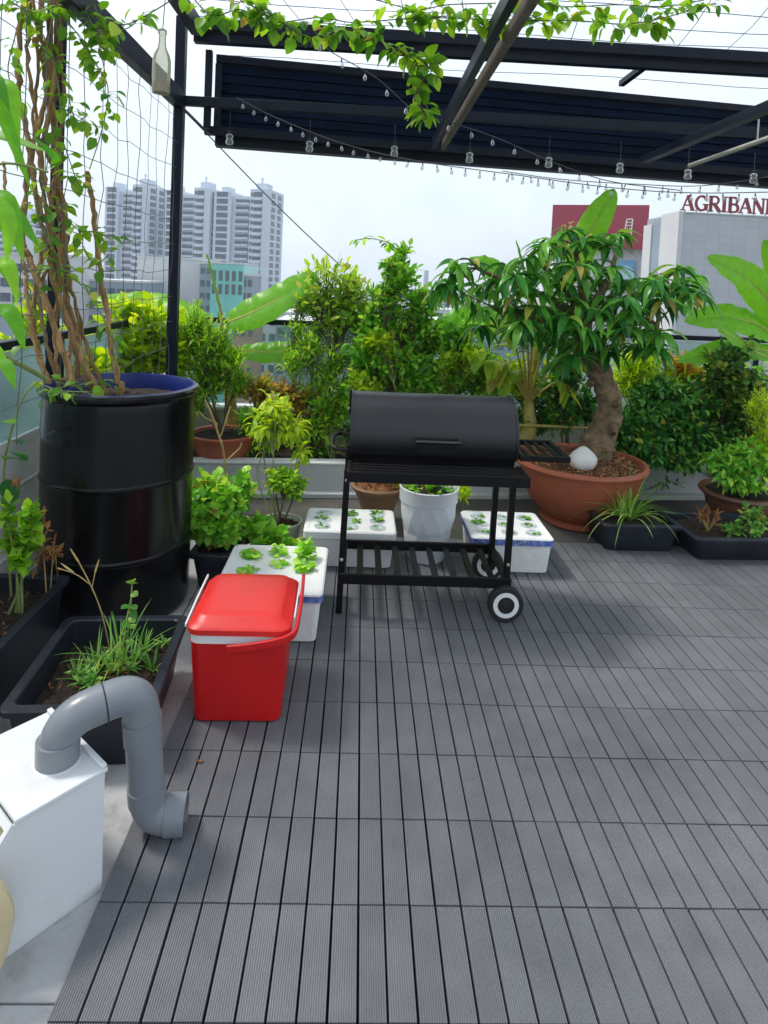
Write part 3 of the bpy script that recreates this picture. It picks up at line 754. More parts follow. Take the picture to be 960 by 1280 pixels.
# ---- white box with vent pipe
d1 = V((-.66, -.751, 0)); d2 = V((-.751, .66, 0))
C0 = V((-.692, 1.855, -.03))
wb = thing('vented_box', 'white board box with a sloping opening and a bent grey pipe on its roof', 'box', C0)
Mb_ = Matrix(((d1.x, d2.x, 0, C0.x), (d1.y, d2.y, 0, C0.y), (0, 0, 1, C0.z), (0, 0, 0, 1)))   # x along the side, y along the back
Hb = .362; Lt = .245; Ls = .50; Wd = .36
th = .012
side = [(0, 0), (Ls, 0), (Ls, .04), (Lt, Hb), (0, Hb)]
def side_panel(y, name):
    Mp_ = Mb_ @ Matrix(((1, 0, 0, 0), (0, 0, 1, y), (0, 1, 0, 0), (0, 0, 0, 1)))
    q = MB(); q.prism(side, Mp_, th); return q.build(name, M_boxw, wb, bevel=.002)
side_panel(0, 'side_panel'); side_panel(Wd-th, 'side_panel')
q = MB(Mb_); q.box(.0, th, th+.001, Wd-th-.001, 0, Hb-.001); q.build('back_panel', M_boxw, wb, bevel=.002)
q = MB(Mb_); q.box(-.006, Lt+.004, -.006, Wd+.006, Hb+.001, Hb+.014); q.build('roof', M_boxw, wb, bevel=.003)
q = MB(Mb_); q.box(-.004, .012, -.004, Wd+.004, Hb+.0145, Hb+.026); q.build('roof_trim', M_boxw, wb, bevel=.003)
# slope: frame round an opening with stained board inside
a = Mb_ @ V((Lt+.003, 0, Hb-.004)); b = Mb_ @ V((Ls+.003, 0, .036)); w_ = d2*Wd
sn = (b-a).normalized()
q = MB()
nrm = w_.normalized().cross(sn); nrm = nrm if nrm.z > 0 else -nrm
def slab(p0, p1, y0, y1, off, thk, mb):
    vs = []
    for o in (off, off+thk):
        for (t_, y) in ((p0, y0), (p1, y0), (p1, y1), (p0, y1)):
            vs.append(a.lerp(b, t_)+w_*y+nrm*o)
    mb.add(vs, [(3, 2, 1, 0), (4, 5, 6, 7), (0, 1, 5, 4), (1, 2, 6, 5), (2, 3, 7, 6), (3, 0, 4, 7)])
slab(0, .05, 0, 1, .001, .008, q); slab(.90, 1, 0, 1, .001, .008, q); slab(.05, .90, 0, .045, .001, .008, q); slab(.05, .90, .955, 1, .001, .008, q)
q.build('opening_frame', M_boxw, wb)
q = MB(); slab(.06, .92, .05, .95, -.05, .006, q); q.build('inner_board', M_ply, wb)
# pipe
r_ = .056
p0 = gz(68, 962, Hb-.03); p0.z = Hb-.016
p0 = p0+V((-.0, .02, 0))
e1 = V((-.612, 2.045, 0))
hz = .465
top2 = V((-.645, 2.00, hz+.03))
path = [p0, p0+V((0, 0, .06))]
A1 = V((p0.x, p0.y, hz-.0))
def bend(a, c, b, n=9, k=.09):
    """rounded corner a-c-b with cut length k"""
    u_ = (a-c).normalized()*k; v_ = (b-c).normalized()*k
    return [(c+u_)*(1-t)**2+c*2*t*(1-t)+(c+v_)*t*t for t in [i/n for i in range(n+1)]]
end0 = V((-.615, 2.03, .045)); end1 = end0+V((.115, .012, .0))
pth = [p0]+bend(p0, A1, top2)+bend(A1, top2, end0)+bend(top2, end0, end1, k=.075)+[end1]
pipe = MB().tube(pth, r_, 24, cap=False).build('vent_pipe', M_pvc, wb, smooth=60)
q = MB(); q.tube([end1+V((-.06, -.006, 0)), end1+V((.002, 0, 0))], r_+.005, 28, cap=False)
q.tube([end1+V((.002, 0, 0)), end1+V((-.05, -.005, 0))], r_-.004, 28, cap=False); q.build('socket', M_pvc, pipe, smooth=60)
q = MB(); q.tube([p0, p0+V((0, 0, .068))], r_+.005, 28); q.build('socket', M_pvc, pipe, smooth=60)
mid1 = A1.lerp(top2, .55); dd = (top2-A1).normalized()
q = MB(); q.tube([mid1-dd*.002, mid1+dd*.002], r_+.001, 28); q.build('joint', M_rubber, pipe, smooth=60)
for f0, f1 in ((.22, .40), (.74, .86)):
    q = MB(); q.tube([top2.lerp(end0, f0), top2.lerp(end0, f1)], r_+.0035, 28); q.build('socket', M_pvc, pipe, smooth=60)
q = MB(); q.lathe(p0+V((0, 0, -.004)), [(r_+.012, 0), (r_+.012, .004), (r_+.005, .007)], 28); q.build('flange', M_boxw, pipe)
# disc
dcn = V((-.972, 1.50, .155)); Md = Matrix.Translation(dcn) @ Matrix.Rotation(R(28), 4, 'Z') @ Matrix.Rotation(R(80), 4, 'X')
q = MB(Md); q.lathe((0, 0, -.018), [(.02, 0), (.168, 0), (.182, .004), (.184, .018), (.182, .032), (.168, .036), (.02, .036)], 56, wob=lambda a, z: 1+.008*math.sin(5*a)+.006*math.sin(11*a))
tag(q.build('round_board', M_ply, org=(-.975, 1.5, -.03)), 'round yellowed foam disc standing on edge against the white box', 'disc')

# ---- pots
def pot(name, label, c, prof, m, soilr, soilz, sm=M_soil, seg=56, wob=None, bump=.008, mound=.03):
    c = V(c); t = thing(name, label, 'plant pot', c)
    MB().lathe(c, prof, seg, wob).build('pot', m, t, smooth=40)
    q = MB(); nr = 12; ns = 44; vs = [c+V((0, 0, soilz+mound))]; fs = []
    for i in range(1, nr+1):
        for k in range(ns):
            a = 6.2832*k/ns; r = soilr*i/nr; vs.append(c+V((r*math.cos(a), r*math.sin(a), soilz+mound*(1-(i/nr)**2)+rnd.gauss(0, bump))))
    for k in range(ns): fs.append((0, 1+k, 1+(k+1) % ns))
    for i in range(nr-1):
        for k in range(ns): fs.append((1+i*ns+k, 1+(i+1)*ns+k, 1+(i+1)*ns+(k+1) % ns, 1+i*ns+(k+1) % ns))
    q.add(vs, fs); q.build('soil', sm, t, smooth=60); return t
# big bowl
bc = V((1.80, 5.03, -.03))
bowl = pot('terracotta_bowl', 'big terracotta bowl holding the bonsai tree right of the barbecue', bc,
    [(.27, 0), (.285, .012), (.285, .045), (.25, .055), (.30, .085), (.385, .18), (.445, .30), (.475, .42), (.482, .455), (.515, .46), (.522, .475), (.515, .495), (.49, .499), (.475, .488), (.46, .44), (.42, .3)], M_terra, .464, .455, M_mulch, 72, None, .014, .06)
def bowlpt():
    a = rnd.uniform(0, 6.28); r = .45*math.sqrt(rnd.random()); return bc+V((r*math.cos(a), r*math.sin(a), .46+.06*(1-(r/.46)**2)+.012))
M_chip = mat('coir_chips', (.30, .135, .055), .95, .3, 30, .5, 60, island=.7)
litter(bowl, bowlpt, M_chip, 1800, .05, 'coir_mulch')
# stone
q = MB(); sp = at(729, 572, 4.78); sp.z = bc.z+.505
q.lathe(sp, [(.03, -.03), (.085, -.005), (.100, .03), (.098, .065), (.078, .098), (.053, .122), (.030, .142), (.012, .153)], 26, wob=lambda a, z: 1+.07*math.sin(2*a+1+z*9)+.045*math.sin(5*a+z*20))
tag(q.build('stone', M_stone, org=sp, smooth=179), 'rounded white stone on the mulch in front of the bonsai trunk', 'stone')
# faceted white pot
fc = V((.50, 4.17, -.0))
def facet(a, z):
    k = 14; row = int(max(0, z)/.10); f = (a/(6.2832/k)+.5*(row % 2)) % 1; return 1-.035*abs(f-.5)*2
fw = MB(); rows = []
wp = thing('white_pot', 'white faceted plant pot standing behind the barbecue', 'plant pot', fc)
k = 12; vs = []; fs = []; lev = [(.118, 0), (.150, .09), (.156, .19), (.180, .29), (.184, .40)]
for i, (r, z) in enumerate(lev):
    for j in range(k):
        a = 6.2832*(j+.5*(i % 2))/k; vs.append(fc+V((r*math.cos(a), r*math.sin(a), z)))
for i in range(len(lev)-1):
    for j in range(k):
        a0 = i*k+j; a1 = i*k+(j+1) % k
        if i % 2 == 0:
            b0 = (i+1)*k+j; b1 = (i+1)*k+(j-1) % k; fs += [(a0, a1, b0), (a0, b0, b1)]
        else:
            b0 = (i+1)*k+j; b1 = (i+1)*k+(j+1) % k; fs += [(a0, a1, b1), (a0, b1, b0)]
fs.append(tuple(range(k))[::-1]); fw.add(vs, fs); fw.build('pot', M_potw, wp, smooth=8)
MB().lathe(fc, [(.178, .385), (.192, .392), (.194, .46), (.196, .478), (.186, .482), (.180, .47), (.176, .40)], 56, cap0=False).build('rim', M_potw, wp)
MB().lathe(fc, [(.176, .43), (.10, .44), (.01, .445)], 36, cap0=False).build('soil', M_soil, wp)
# tan shallow pot behind it
tc_ = V((.19, 4.80, -.03))
pot('clay_pot', 'shallow tan clay pot of dry soil behind the faceted white pot', tc_, [(.10, 0), (.12, .1), (.15, .2), (.185, .265), (.20, .28), (.205, .30), (.195, .312), (.18, .305), (.165, .26)], M_tanpot, .168, .285, M_mulch, 48, None, .012, .03)
# cream pot left
cc = V((-.47, 4.28, -.03))
pot('cream_pot', 'small cream plastic pot with a leafy bush left of the foam box', cc, [(.10, 0), (.105, .005), (.118, .10), (.128, .185), (.138, .19), (.138, .205), (.126, .205), (.118, .15)], M_potc, .122, .165, M_soil, 40)
# terracotta pot on the planter, left
lc = V((-1.16, 5.62, .16))
pot('terracotta_pot', 'round terracotta pot with a dense shrub on the planting bed behind the drum', lc, [(.17, 0), (.19, .02), (.235, .12), (.26, .22), (.268, .235), (.292, .24), (.296, .262), (.28, .27), (.26, .265), (.24, .2)], M_terra, .25, .235, M_soil, 56)
# brown pot right
rc = V((3.10, 4.98, -.03))
pot('brown_pot', 'brown clay pot of leafy plants in the right corner', rc, [(.17, 0), (.19, .01), (.235, .12), (.265, .24), (.272, .262), (.300, .268), (.312, .285), (.305, .305), (.285, .31), (.262, .30), (.24, .2)], M_brownpot, .255, .28, M_soil, 56)

# ---- white foam board at the far left
q = MB(Matrix.Translation((-1.79, 3.35, -.03)) @ Matrix.Rotation(R(-4), 4, 'Y'))
q.box(-.012, .012, -.75, .52, 0, .90)
for k in range(4): q.box(.0125, .020, -.74, .51, .12+.17*k, .14+.17*k)
tag(q.build('foam_board', M_foam, org=(-1.79, 3.35, -.03), bevel=.003), 'white ribbed foam board leaning on the left railing behind the tall tray', 'board')

# ================================================================== PLANTS
# ---- vine in the drum
vt = thing('climbing_vine', 'old woody vine climbing out of the black drum to the pergola', 'vine', dc+V((0, 0, 1.1)))
VS = [
 [(152, 492, 3.42), (140, 440, 3.45), (126, 340, 3.5), (117, 262, 3.5), (109, 216, 3.5)],
 [(124, 494, 3.35), (92, 420, 3.38), (62, 330, 3.4), (46, 240, 3.4), (34, 170, 3.42), (22, 90, 3.45), (30, 0, 3.45), (40, -60, 3.45)],
 [(92, 482, 3.30), (66, 400, 3.32), (40, 330, 3.36), (28, 292, 3.4), (38, 200, 3.42), (58, 110, 3.45), (50, 30, 3.45), (60, -60, 3.45)],
 [(62, 480, 3.42), (48, 440, 3.45), (42, 400, 3.45), (46, 350, 3.45), (62, 270, 3.48), (72, 180, 3.5), (58, 90, 3.5), (66, 10, 3.5), (60, -60, 3.5)],
 [(100, 478, 3.62), (92, 420, 3.6), (80, 350, 3.58), (72, 250, 3.55), (66, 150, 3.55), (76, 60, 3.55), (72, -60, 3.55)],
 [(72, 470, 3.66), (70, 400, 3.6), (78, 330, 3.55), (56, 250, 3.5), (46, 150, 3.5), (34, 60, 3.5), (44, -60, 3.5)],
 [(84, 478, 3.5), (88, 400, 3.5), (64, 300, 3.46), (52, 200, 3.44), (68, 90, 3.44), (54, 0, 3.44), (52, -60, 3.44)],
]
VS += [[(112, 488, 3.4), (100, 430, 3.4), (82, 360, 3.42), (84, 280, 3.45), (72, 210, 3.47), (80, 120, 3.48), (70, 40, 3.48), (76, -60, 3.48)],
 [(76, 486, 3.35), (58, 430, 3.36), (50, 370, 3.38), (66, 310, 3.4), (60, 240, 3.4), (42, 160, 3.42), (48, 70, 3.42), (36, -60, 3.42)],
 [(132, 490, 3.5), (104, 420, 3.5), (84, 330, 3.5), (76, 240, 3.5), (58, 180, 3.48), (64, 80, 3.46), (56, -60, 3.46)],
 [(58, 478, 3.3), (44, 430, 3.3), (34, 370, 3.32), (30, 330, 3.34), (22, 300, 3.34), (10, 250, 3.34), (4, 200, 3.34)]]
rad = [.016, .017, .017, .014, .015, .012, .012, .011, .010, .012, .010]
q = MB()
for s_, r0 in zip(VS, rad):
    pts = curve([at(*p) for p in s_], 9); n = len(pts)
    pts = [p+rv(.004) for p in pts]
    q.tube(pts, [r0*(1-.25*i/n)*(1+.16*math.sin(i*1.3)+rnd.gauss(0, .09)) for i in range(n)], 9)
q.build('woody_stem', M_vinewood, vt, smooth=60)
# a dark post beside the stems that they climb on
pb = at(74, 30, 3.72)
q = MB(); q.bar((pb.x, 3.72, 1.06), (pb.x+.01, 3.72, 3.4), .05, .05, V((0, 1, 0)))
tag(q.build('support_post', M_steel, org=(pb.x, 3.72, 1.06)), 'dark square post inside the drum behind the vine stems', 'post')
lf = MB(); tw = MB()
def spray(pix, n, L=.075, W=.05, lf=lf, tw=tw, r=.003, spread=.05, droop=.8):
    pts = curve([at(*p) for p in pix], 8); tw.tube(pts, r, 5)
    for k in range(n):
        j = rnd.uniform(0, len(pts)-1.01); i = int(j); p = pts[i].lerp(pts[i+1], j-i)
        d = V((rnd.gauss(0, 1), rnd.gauss(0, .8), rnd.gauss(-.1, .6)))
        q0 = p; q1 = p+d.normalized()*spread*rnd.uniform(.3, 1.); tw.tube([q0, q1], .0012, 3, False)
        s = rnd.uniform(.6, 1.15); lf.leaf(q1, d+V((0, 0, -.2)), L*s, W*s, droop, .25, 4, 'ovate')
SP = [([(100, 0, 3.4), (115, 30, 3.4), (125, 60, 3.4), (132, 95, 3.4)], 26), ([(70, 10, 3.4), (95, 40, 3.4), (120, 80, 3.4), (135, 110, 3.4), (128, 160, 3.4), (112, 212, 3.4)], 44),
      ([(85, 120, 3.4), (95, 150, 3.4), (108, 145, 3.4)], 14), ([(80, 180, 3.4), (92, 215, 3.4), (100, 240, 3.4)], 16), ([(70, 250, 3.35), (95, 285, 3.35), (120, 290, 3.35), (140, 300, 3.35)], 26),
      ([(60, 320, 3.35), (90, 345, 3.35), (120, 380, 3.35), (148, 440, 3.4)], 20), ([(20, 40, 3.3), (10, 90, 3.3), (25, 130, 3.3)], 14), ([(30, 10, 3.4), (60, 60, 3.4), (75, 130, 3.4), (60, 200, 3.4), (50, 260, 3.4)], 46),
      ([(40, 230, 3.35), (50, 280, 3.35), (75, 330, 3.35), (70, 380, 3.4)], 28), ([(20, 340, 3.4), (40, 380, 3.4), (30, 430, 3.4)], 18), ([(10, 0, 3.3), (40, 15, 3.3), (80, 5, 3.3)], 26),
      ([(140, 20, 3.5), (125, 40, 3.5), (160, 35, 3.5), (180, 15, 3.5)], 16), ([(118, 5, 3.4), (130, 50, 3.4), (142, 75, 3.4)], 24), ([(100, 300, 3.45), (118, 330, 3.45), (135, 320, 3.45)], 12),
      ([(70, 478, 3.3), (95, 482, 3.28), (120, 476, 3.3), (135, 480, 3.35)], 16), ([(45, 478, 3.25), (75, 488, 3.22), (110, 490, 3.2)], 14)]
for pix, n in SP: spray(pix, int(n*1.15), .072, .05)
tw.build('tendril', M_greenstem, vt); lf.build('foliage', G_vine, vt, smooth=80)
# ---- overhead vine
ov = thing('overhead_vine', 'leafy vine trailing along the overhead wires across the top', 'vine', at(480, 20, 3.1))
lf = MB(); tw = MB()
OV = [([(235, -10, 3.0), (265, 20, 3.0), (300, 12, 3.0), (340, 28, 3.05), (400, 22, 3.05), (440, 28, 3.05), (500, 24, 3.05), (560, 20, 3.1)], 74), ([(540, 22, 3.1), (600, 24, 3.1), (660, 26, 3.1), (720, 26, 3.1), (780, 30, 3.1), (830, 22, 3.1), (895, 4, 3.1)], 92),
      ([(320, 12, 3.0), (355, 30, 3.0), (385, 46, 3.0), (420, 40, 3.0), (450, 38, 3.0), (475, 52, 3.0), (500, 64, 3.02), (525, 72, 3.05), (540, 90, 3.05)], 74),
      ([(500, 66, 3.0), (520, 72, 3.0), (535, 86, 3.0), (525, 108, 3.0), (518, 124, 3.0), (530, 138, 3.0), (532, 150, 3.0)], 56), ([(300, 0, 3.0), (320, 10, 3.0), (345, 20, 3.0)], 20), ([(640, -6, 3.1), (700, 8, 3.1), (770, 6, 3.1), (830, 8, 3.1), (880, 0, 3.1)], 36), ([(470, 0, 3.05), (520, 12, 3.05), (560, 6, 3.05), (620, 4, 3.05)], 26), ([(140, 30, 3.0), (160, 30, 3.0), (185, 18, 3.0), (215, 0, 3.0)], 8),
      ([(822, 28, 3.1), (818, 34, 3.1), (826, 40, 3.1)], 5)]
for pix, n in OV: spray(pix, int(n*1.2), .076, .056, lf, tw, .0028, .045)
tw.build('tendril', M_twig, ov); lf.build('foliage', G_vine, ov, smooth=80)
# ---- big leaved sapling at the far left
bt = thing('broadleaf_sapling', 'large leaved sapling leaning out of the drum at the left edge', 'sapling', at(58, 474, 3.2))
lf = MB(); st = MB()
st.tube(curve([at(58, 474, 3.2), at(30, 458, 3.1), at(0, 440, 3.0), at(-40, 380, 2.8), at(-50, 250, 2.7), at(-45, 120, 2.7)], 8), .012, 8)
st.tube(curve([at(-45, 250, 2.7), at(-10, 210, 2.6), at(20, 205, 2.6), at(60, 215, 2.6)], 6), .005, 6)
BL = [((-45, 190), (-20, 100), (40, 240), .10), ((-20, 120), (10, 110), (22, 215), .085), ((-30, 250), (10, 262), (50, 310), .09), ((-30, 260), (5, 250), (30, 330), .1), ((-35, 160), (0, 170), (60, 190), .075), ((-20, 340), (8, 330), (22, 380), .07), ((-25, 320), (0, 330), (26, 372), .065),
      ((-20, 400), (10, 390), (32, 440), .085), ((-5, 450), (8, 456), (20, 488), .055), ((-30, 420), (-5, 440), (14, 480), .06), ((-30, 300), (-10, 270), (14, 300), .09), ((60, 214), (70, 200), (40, 170), .05), ((-10, 240), (10, 275), (8, 330), .07), ((-40, 110), (-10, 95), (12, 140), .07)]
for a_, b_, c_, w_2 in BL:
    Yb = 2.6+rnd.uniform(-.15, .15)
    pts = curve([at(a_[0], a_[1], Yb+.05), at(b_[0], b_[1], Yb), at(c_[0], c_[1], Yb-.04)], 5); n = len(pts)-1
    nn = (ray(20, 250)*-1+V((.4, 0, .9))).normalized(); vs = []; fs = []
    for i, p in enumerate(pts):
        t_ = i/n; d = (pts[min(i+1, n)]-pts[max(i-1, 0)]).normalized(); s_ = d.cross(nn).normalized()
        w = w_2*.44*math.sin(math.pi*(t_*.97+.03)**.85)**.85
        vs += [p-s_*w+nn*w*.25, p-s_*w*.5+nn*w*.10, p, p+s_*w*.5+nn*w*.10, p+s_*w+nn*w*.25]
    for i in range(n):
        for k in range(4): fs.append((i*5+k, i*5+k+1, i*5+k+6, i*5+k+5))
    lf.add(vs, fs)
st.build('stem', M_greenstem, bt); lf.build('foliage', G_big, bt, smooth=80)
# ---- plants in the tall tray (left edge)
b0 = Mt2 @ V((.10, .28, z2)); 
shrub('tomato_plant', 'leggy pale green plant growing in the tall tray at the left edge', 'plant', Mt2 @ V((.12, .25, z2)), [(34, 668, 2.95, 18, 16, 7), (14, 680, 2.95, 14, 16, 5), (42, 640, 2.95, 12, 10, 4), (26, 700, 2.9, 10, 10, 4), (4, 640, 2.95, 8, 16, 3)], G_fresh, M_greenstem, .055, .036, per=6, r0=.007, rt=.0015)
shrub('weed', 'spindly weed with curled brown leaves at the back of the tall tray', 'weed', Mt2 @ V((.19, .40, z2)), [(50, 670, 3.05, 10, 30, 5), (66, 690, 3.05, 8, 30, 4)], G_dry, M_dry, .045, .018, per=4, r0=.004, rt=.0012)
q = MB(); q.tube(curve([Mt2 @ V((.02, .40, z2)), at(5, 600, 3.1), at(14, 540, 3.1), at(30, 495, 3.15), at(48, 476, 3.2)], 8), .006, 6)
lf = MB()
for p_, d_ in (((6, 575), (40, 560)), ((10, 565), (52, 568)), ((6, 600), (30, 640)), ((12, 550), (30, 545)), ((16, 530), (2, 520))):
    a_ = at(p_[0], p_[1], 3.1); b_ = at(d_[0], d_[1], 3.0); lf.leaf(a_, b_-a_, .14, .09, .5, .2, 6, 'ovate')
t = thing('hibiscus', 'tall green stem with broad dark leaves left of the drum', 'plant', Mt2 @ V((.02, .40, z2)))
q.build('stem', M_greenstem, t); lf.build('foliage', G_dark, t, smooth=80)
fl = MB(); fp = at(20, 603, 3.02)
for k in range(34): fl.leaf(fp, rv(1), .05*rnd.uniform(.5, 1.1), .004, .3, .2, 2, 'strap')
fl.lathe(fp-V((0, 0, .02)), [(.003, 0), (.016, .012), (.018, .026), (.008, .04)], 10)
fl.build('seed_head', G_dry, t)
# ---- weeds in the near tray
lf = MB(); st = MB()
wbp = Mt1 @ V((.02, -.02, z1))
for (u_, v_, L_) in ((140, 840, .24), (112, 856, .14), (150, 832, .28), (165, 838, .2), (120, 845, .18), (180, 815, .12), (95, 850, .10), (205, 800, .08), (190, 840, .10)):
    tuft(lf, gz(u_, v_, z1-.03), 14, L_, .011, .9, 1.0)
for (u_, v_) in ((105, 852), (112, 840), (95, 850), (160, 846), (120, 856), (128, 830), (175, 830), (205, 812), (100, 862), (115, 866)):
    p = gz(u_, v_, z1-.03); sprig(lf, p+V((0, 0, .03)), 12, .05, .014, .9, 'lance', .7); st.tube([p, p+V((0, 0, .05))], .003, 5)
tk = thing('weed', 'grassy weeds sprouting in the near black tray', 'weed', wbp); st.build('stem', M_greenstem, tk); lf.build('foliage', G_weed, tk, smooth=80)
lf = MB(); st = MB(); pb = gz(152, 838, z1-.03)
pts = curve([pb, at(160, 790, 2.62), at(163, 760, 2.62), at(165, 730, 2.62)], 7); st.tube(pts, .0035, 6)
for k, (u_, v_, du, dv) in enumerate(((165, 730, -6, -8), (165, 730, 8, -6), (164, 742, 14, 0), (163, 757, -14, 2), (163, 757, 12, 4), (162, 770, 10, 8), (161, 776, -8, 6), (160, 782, 18, 2), (160, 788, -12, 8), (158, 800, 12, 6), (165, 730, 2, -12), (163, 764, 12, 10))):
    a_ = at(u_, v_, 2.62); b_ = at(u_+du, v_+dv, 2.58); lf.leaf(a_, b_-a_, .045, .032, .3, .2, 4, 'round')
tk = thing('weed', 'tall thin weed with small rounded leaves in the near black tray', 'weed', pb); st.build('stem', M_greenstem, tk); lf.build('foliage', G_weed, tk, smooth=80)
st = MB(); pb = gz(140, 826, z1-.03); Yk = 2.66
st.tube(curve([pb, at(128, 770, Yk), at(115, 735, Yk), at(98, 702, Yk), at(88, 686, Yk)], 6), .0025, 5); st.tube([at(115, 735, Yk), at(119, 715, Yk), at(124, 700, Yk)], .0018, 5); st.tube(curve([at(112, 730, Yk), at(95, 718, Yk), at(72, 710, Yk)], 5), .0018, 5)
for a_, b_ in (((98, 702), (88, 686)), ((119, 715), (124, 699)), ((92, 716), (76, 704))):
    p_ = at(a_[0], a_[1], Yk); e_ = at(b_[0], b_[1], Yk); st.tube([p_, p_.lerp(e_, .6), e_], [.004, .004, .001], 5)
tag(st.build('grass_stalk', M_dry, org=pb), 'long bare grass stalk forking over the near black tray', 'weed')
# ---- mint tray
shrub('mint', 'bushy bright mint filling the tray behind the drum', 'herb', Mt5 @ V((0, 0, z5)), [(266, 612, 4.1, 28, 26, 46, .18), (286, 630, 4.0, 20, 30, 44, .18), (258, 650, 3.8, 20, 28, 40, .12), (285, 662, 3.8, 16, 20, 24, .12), (306, 608, 4.1, 14, 18, 16, .12), (250, 625, 4.0, 14, 30, 26, .15)], G_mint, M_greenstem, .058, .042, per=7, r0=.006, droop=.7, up=.6)
st = MB(); pb = gz(284, 640, .2); 
st.tube(curve([pb, at(280, 570, 4.05), at(272, 540, 4.05), at(262, 512, 4.05), at(256, 500, 4.05)], 6), .007, 6); st.tube([at(276, 545, 4.05), at(284, 520, 4.05), at(288, 508, 4.05)], .005, 6); st.tube([at(272, 530, 4.05), at(256, 522, 4.05), at(248, 514, 4.05)], .004, 6); st.tube([at(284, 575, 4.05), at(300, 560, 4.05), at(302, 554, 4.05)], .005, 6)
tag(st.build('dry_stalk', M_dry, org=pb), 'dry tan branching stalk rising from the mint tray', 'dead plant')
shrub('leafy_herb', 'low broad leaved green herb in front of the cream pot', 'herb', gz(345, 700, 0), [(338, 676, 4.0, 18, 9, 14, .12), (322, 664, 4.05, 12, 12, 10, .1), (360, 686, 3.95, 10, 6, 7, .08)], G_mint, M_greenstem, .085, .06, per=4, r0=.006, droop=.8, up=.5, lseg=4)
shrub('bush', 'small round leaved bush growing in the cream pot', 'shrub', cc+V((0, 0, .17)), [(358, 604, 4.28, 22, 16, 40, .14), (346, 594, 4.28, 14, 10, 16, .1), (370, 610, 4.28, 14, 12, 16, .1)], G_fresh, M_twig, .036, .024, per=8, r0=.008)
shrub('sapling', 'slim sapling with hanging lime leaves rising above the cream pot', 'sapling', cc+V((-.04, .02, .17)), [(345, 508, 4.5, 24, 20, 22, .15), (366, 530, 4.5, 20, 18, 16, .15), (330, 530, 4.5, 16, 18, 12, .12), (378, 560, 4.4, 8, 8, 4, .06)], G_lime, M_greenstem, .085, .032, 'lance', per=6, droop=1.6, up=.0, r0=.007)
# ---- shrub in the left terracotta pot, bed plants
shrub('shrub', 'dense fine leaved shrub in the terracotta pot behind the drum', 'shrub', lc+V((0, 0, .24)), [(262, 470, 5.62, 34, 34, 110, .22), (258, 425, 5.62, 30, 32, 90, .2), (285, 450, 5.62, 24, 30, 60, .2), (240, 405, 5.62, 16, 24, 36, .15), (300, 480, 5.62, 14, 18, 24, .12), (240, 500, 5.5, 20, 24, 40, .15)], G_fresh, M_twig, .060, .018, 'lance', per=10, droop=.5, up=.7, r0=.012)
shrub('shrub', 'bright lime green shrub seen through the cord net', 'shrub', (-1.62, 5.75, .17), [(165, 420, 5.6, 34, 30, 70, .25), (140, 440, 5.4, 30, 30, 50, .2), (190, 440, 5.6, 24, 24, 40, .2), (175, 390, 5.6, 40, 16, 40, .2), (90, 430, 5.4, 30, 24, 30, .2), (225, 430, 5.7, 18, 40, 50, .2)], G_lime, M_greenstem, .095, .06, per=6, r0=.012)
shrub('bush', 'yellow green bush low behind the left railing glass', 'shrub', (-2.3, 5.6, -.4), [(60, 470, 5.6, 30, 18, 40, .2), (20, 470, 5.3, 24, 20, 40, .2), (110, 460, 5.7, 26, 20, 36, .2)], G_fresh, M_greenstem, .08, .05, per=7, r0=.01)
shrub('shrub', 'pale green shrub at the left edge behind the drum', 'shrub', (-1.75, 4.6, -.03), [(20, 440, 4.6, 26, 20, 26, .15), (40, 400, 4.6, 18, 18, 18, .15), (120, 455, 4.6, 20, 14, 14, .12)], G_lime, M_greenstem, .08, .05, per=6, r0=.01)
shrub('bush', 'bronze tinted bush between the sapling and the terracotta pot', 'shrub', (-.95, 5.72, .17), [(325, 486, 5.7, 26, 16, 44, .15), (352, 494, 5.7, 28, 18, 44, .15), (382, 500, 5.7, 20, 18, 30, .12)], G_bronze, M_twig, .055, .028, per=8, r0=.008)
shrub('bush', 'leafy green filler bush under the bronze bush', 'shrub', (-.85, 5.75, .17), [(320, 525, 5.75, 24, 18, 40, .15), (300, 560, 5.65, 16, 14, 16, .1), (395, 560, 5.85, 34, 12, 26, .12)], G_mid, M_twig, .07, .03, per=7, r0=.008)
shrub('tree', 'slender tree with airy yellow green foliage left of the barbecue', 'tree', (-.32, 5.78, .17), [(412, 340, 5.9, 36, 16, 22, .25), (440, 360, 5.9, 22, 24, 34, .2), (400, 370, 5.9, 34, 14, 30, .2), (425, 395, 5.9, 26, 18, 30, .2), (450, 400, 5.9, 20, 24, 26, .2), (380, 378, 5.9, 22, 8, 12, .15)], G_midy, M_twig, .075, .036, per=6, r0=.014, crown='crown', stem='trunk', rt=.0022)
shrub('shrub', 'feathery green shrub in the planting bed left of the barbecue', 'shrub', (-.45, 5.72, .17), [(392, 432, 5.75, 40, 16, 40, .25), (425, 452, 5.75, 24, 20, 30, .2), (368, 450, 5.75, 22, 18, 24, .2), (405, 478, 5.7, 32, 12, 18, .2), (380, 412, 5.8, 30, 8, 12, .15)], G_fresh, M_greenstem, .075, .018, 'lance', per=9, r0=.009, up=.6)
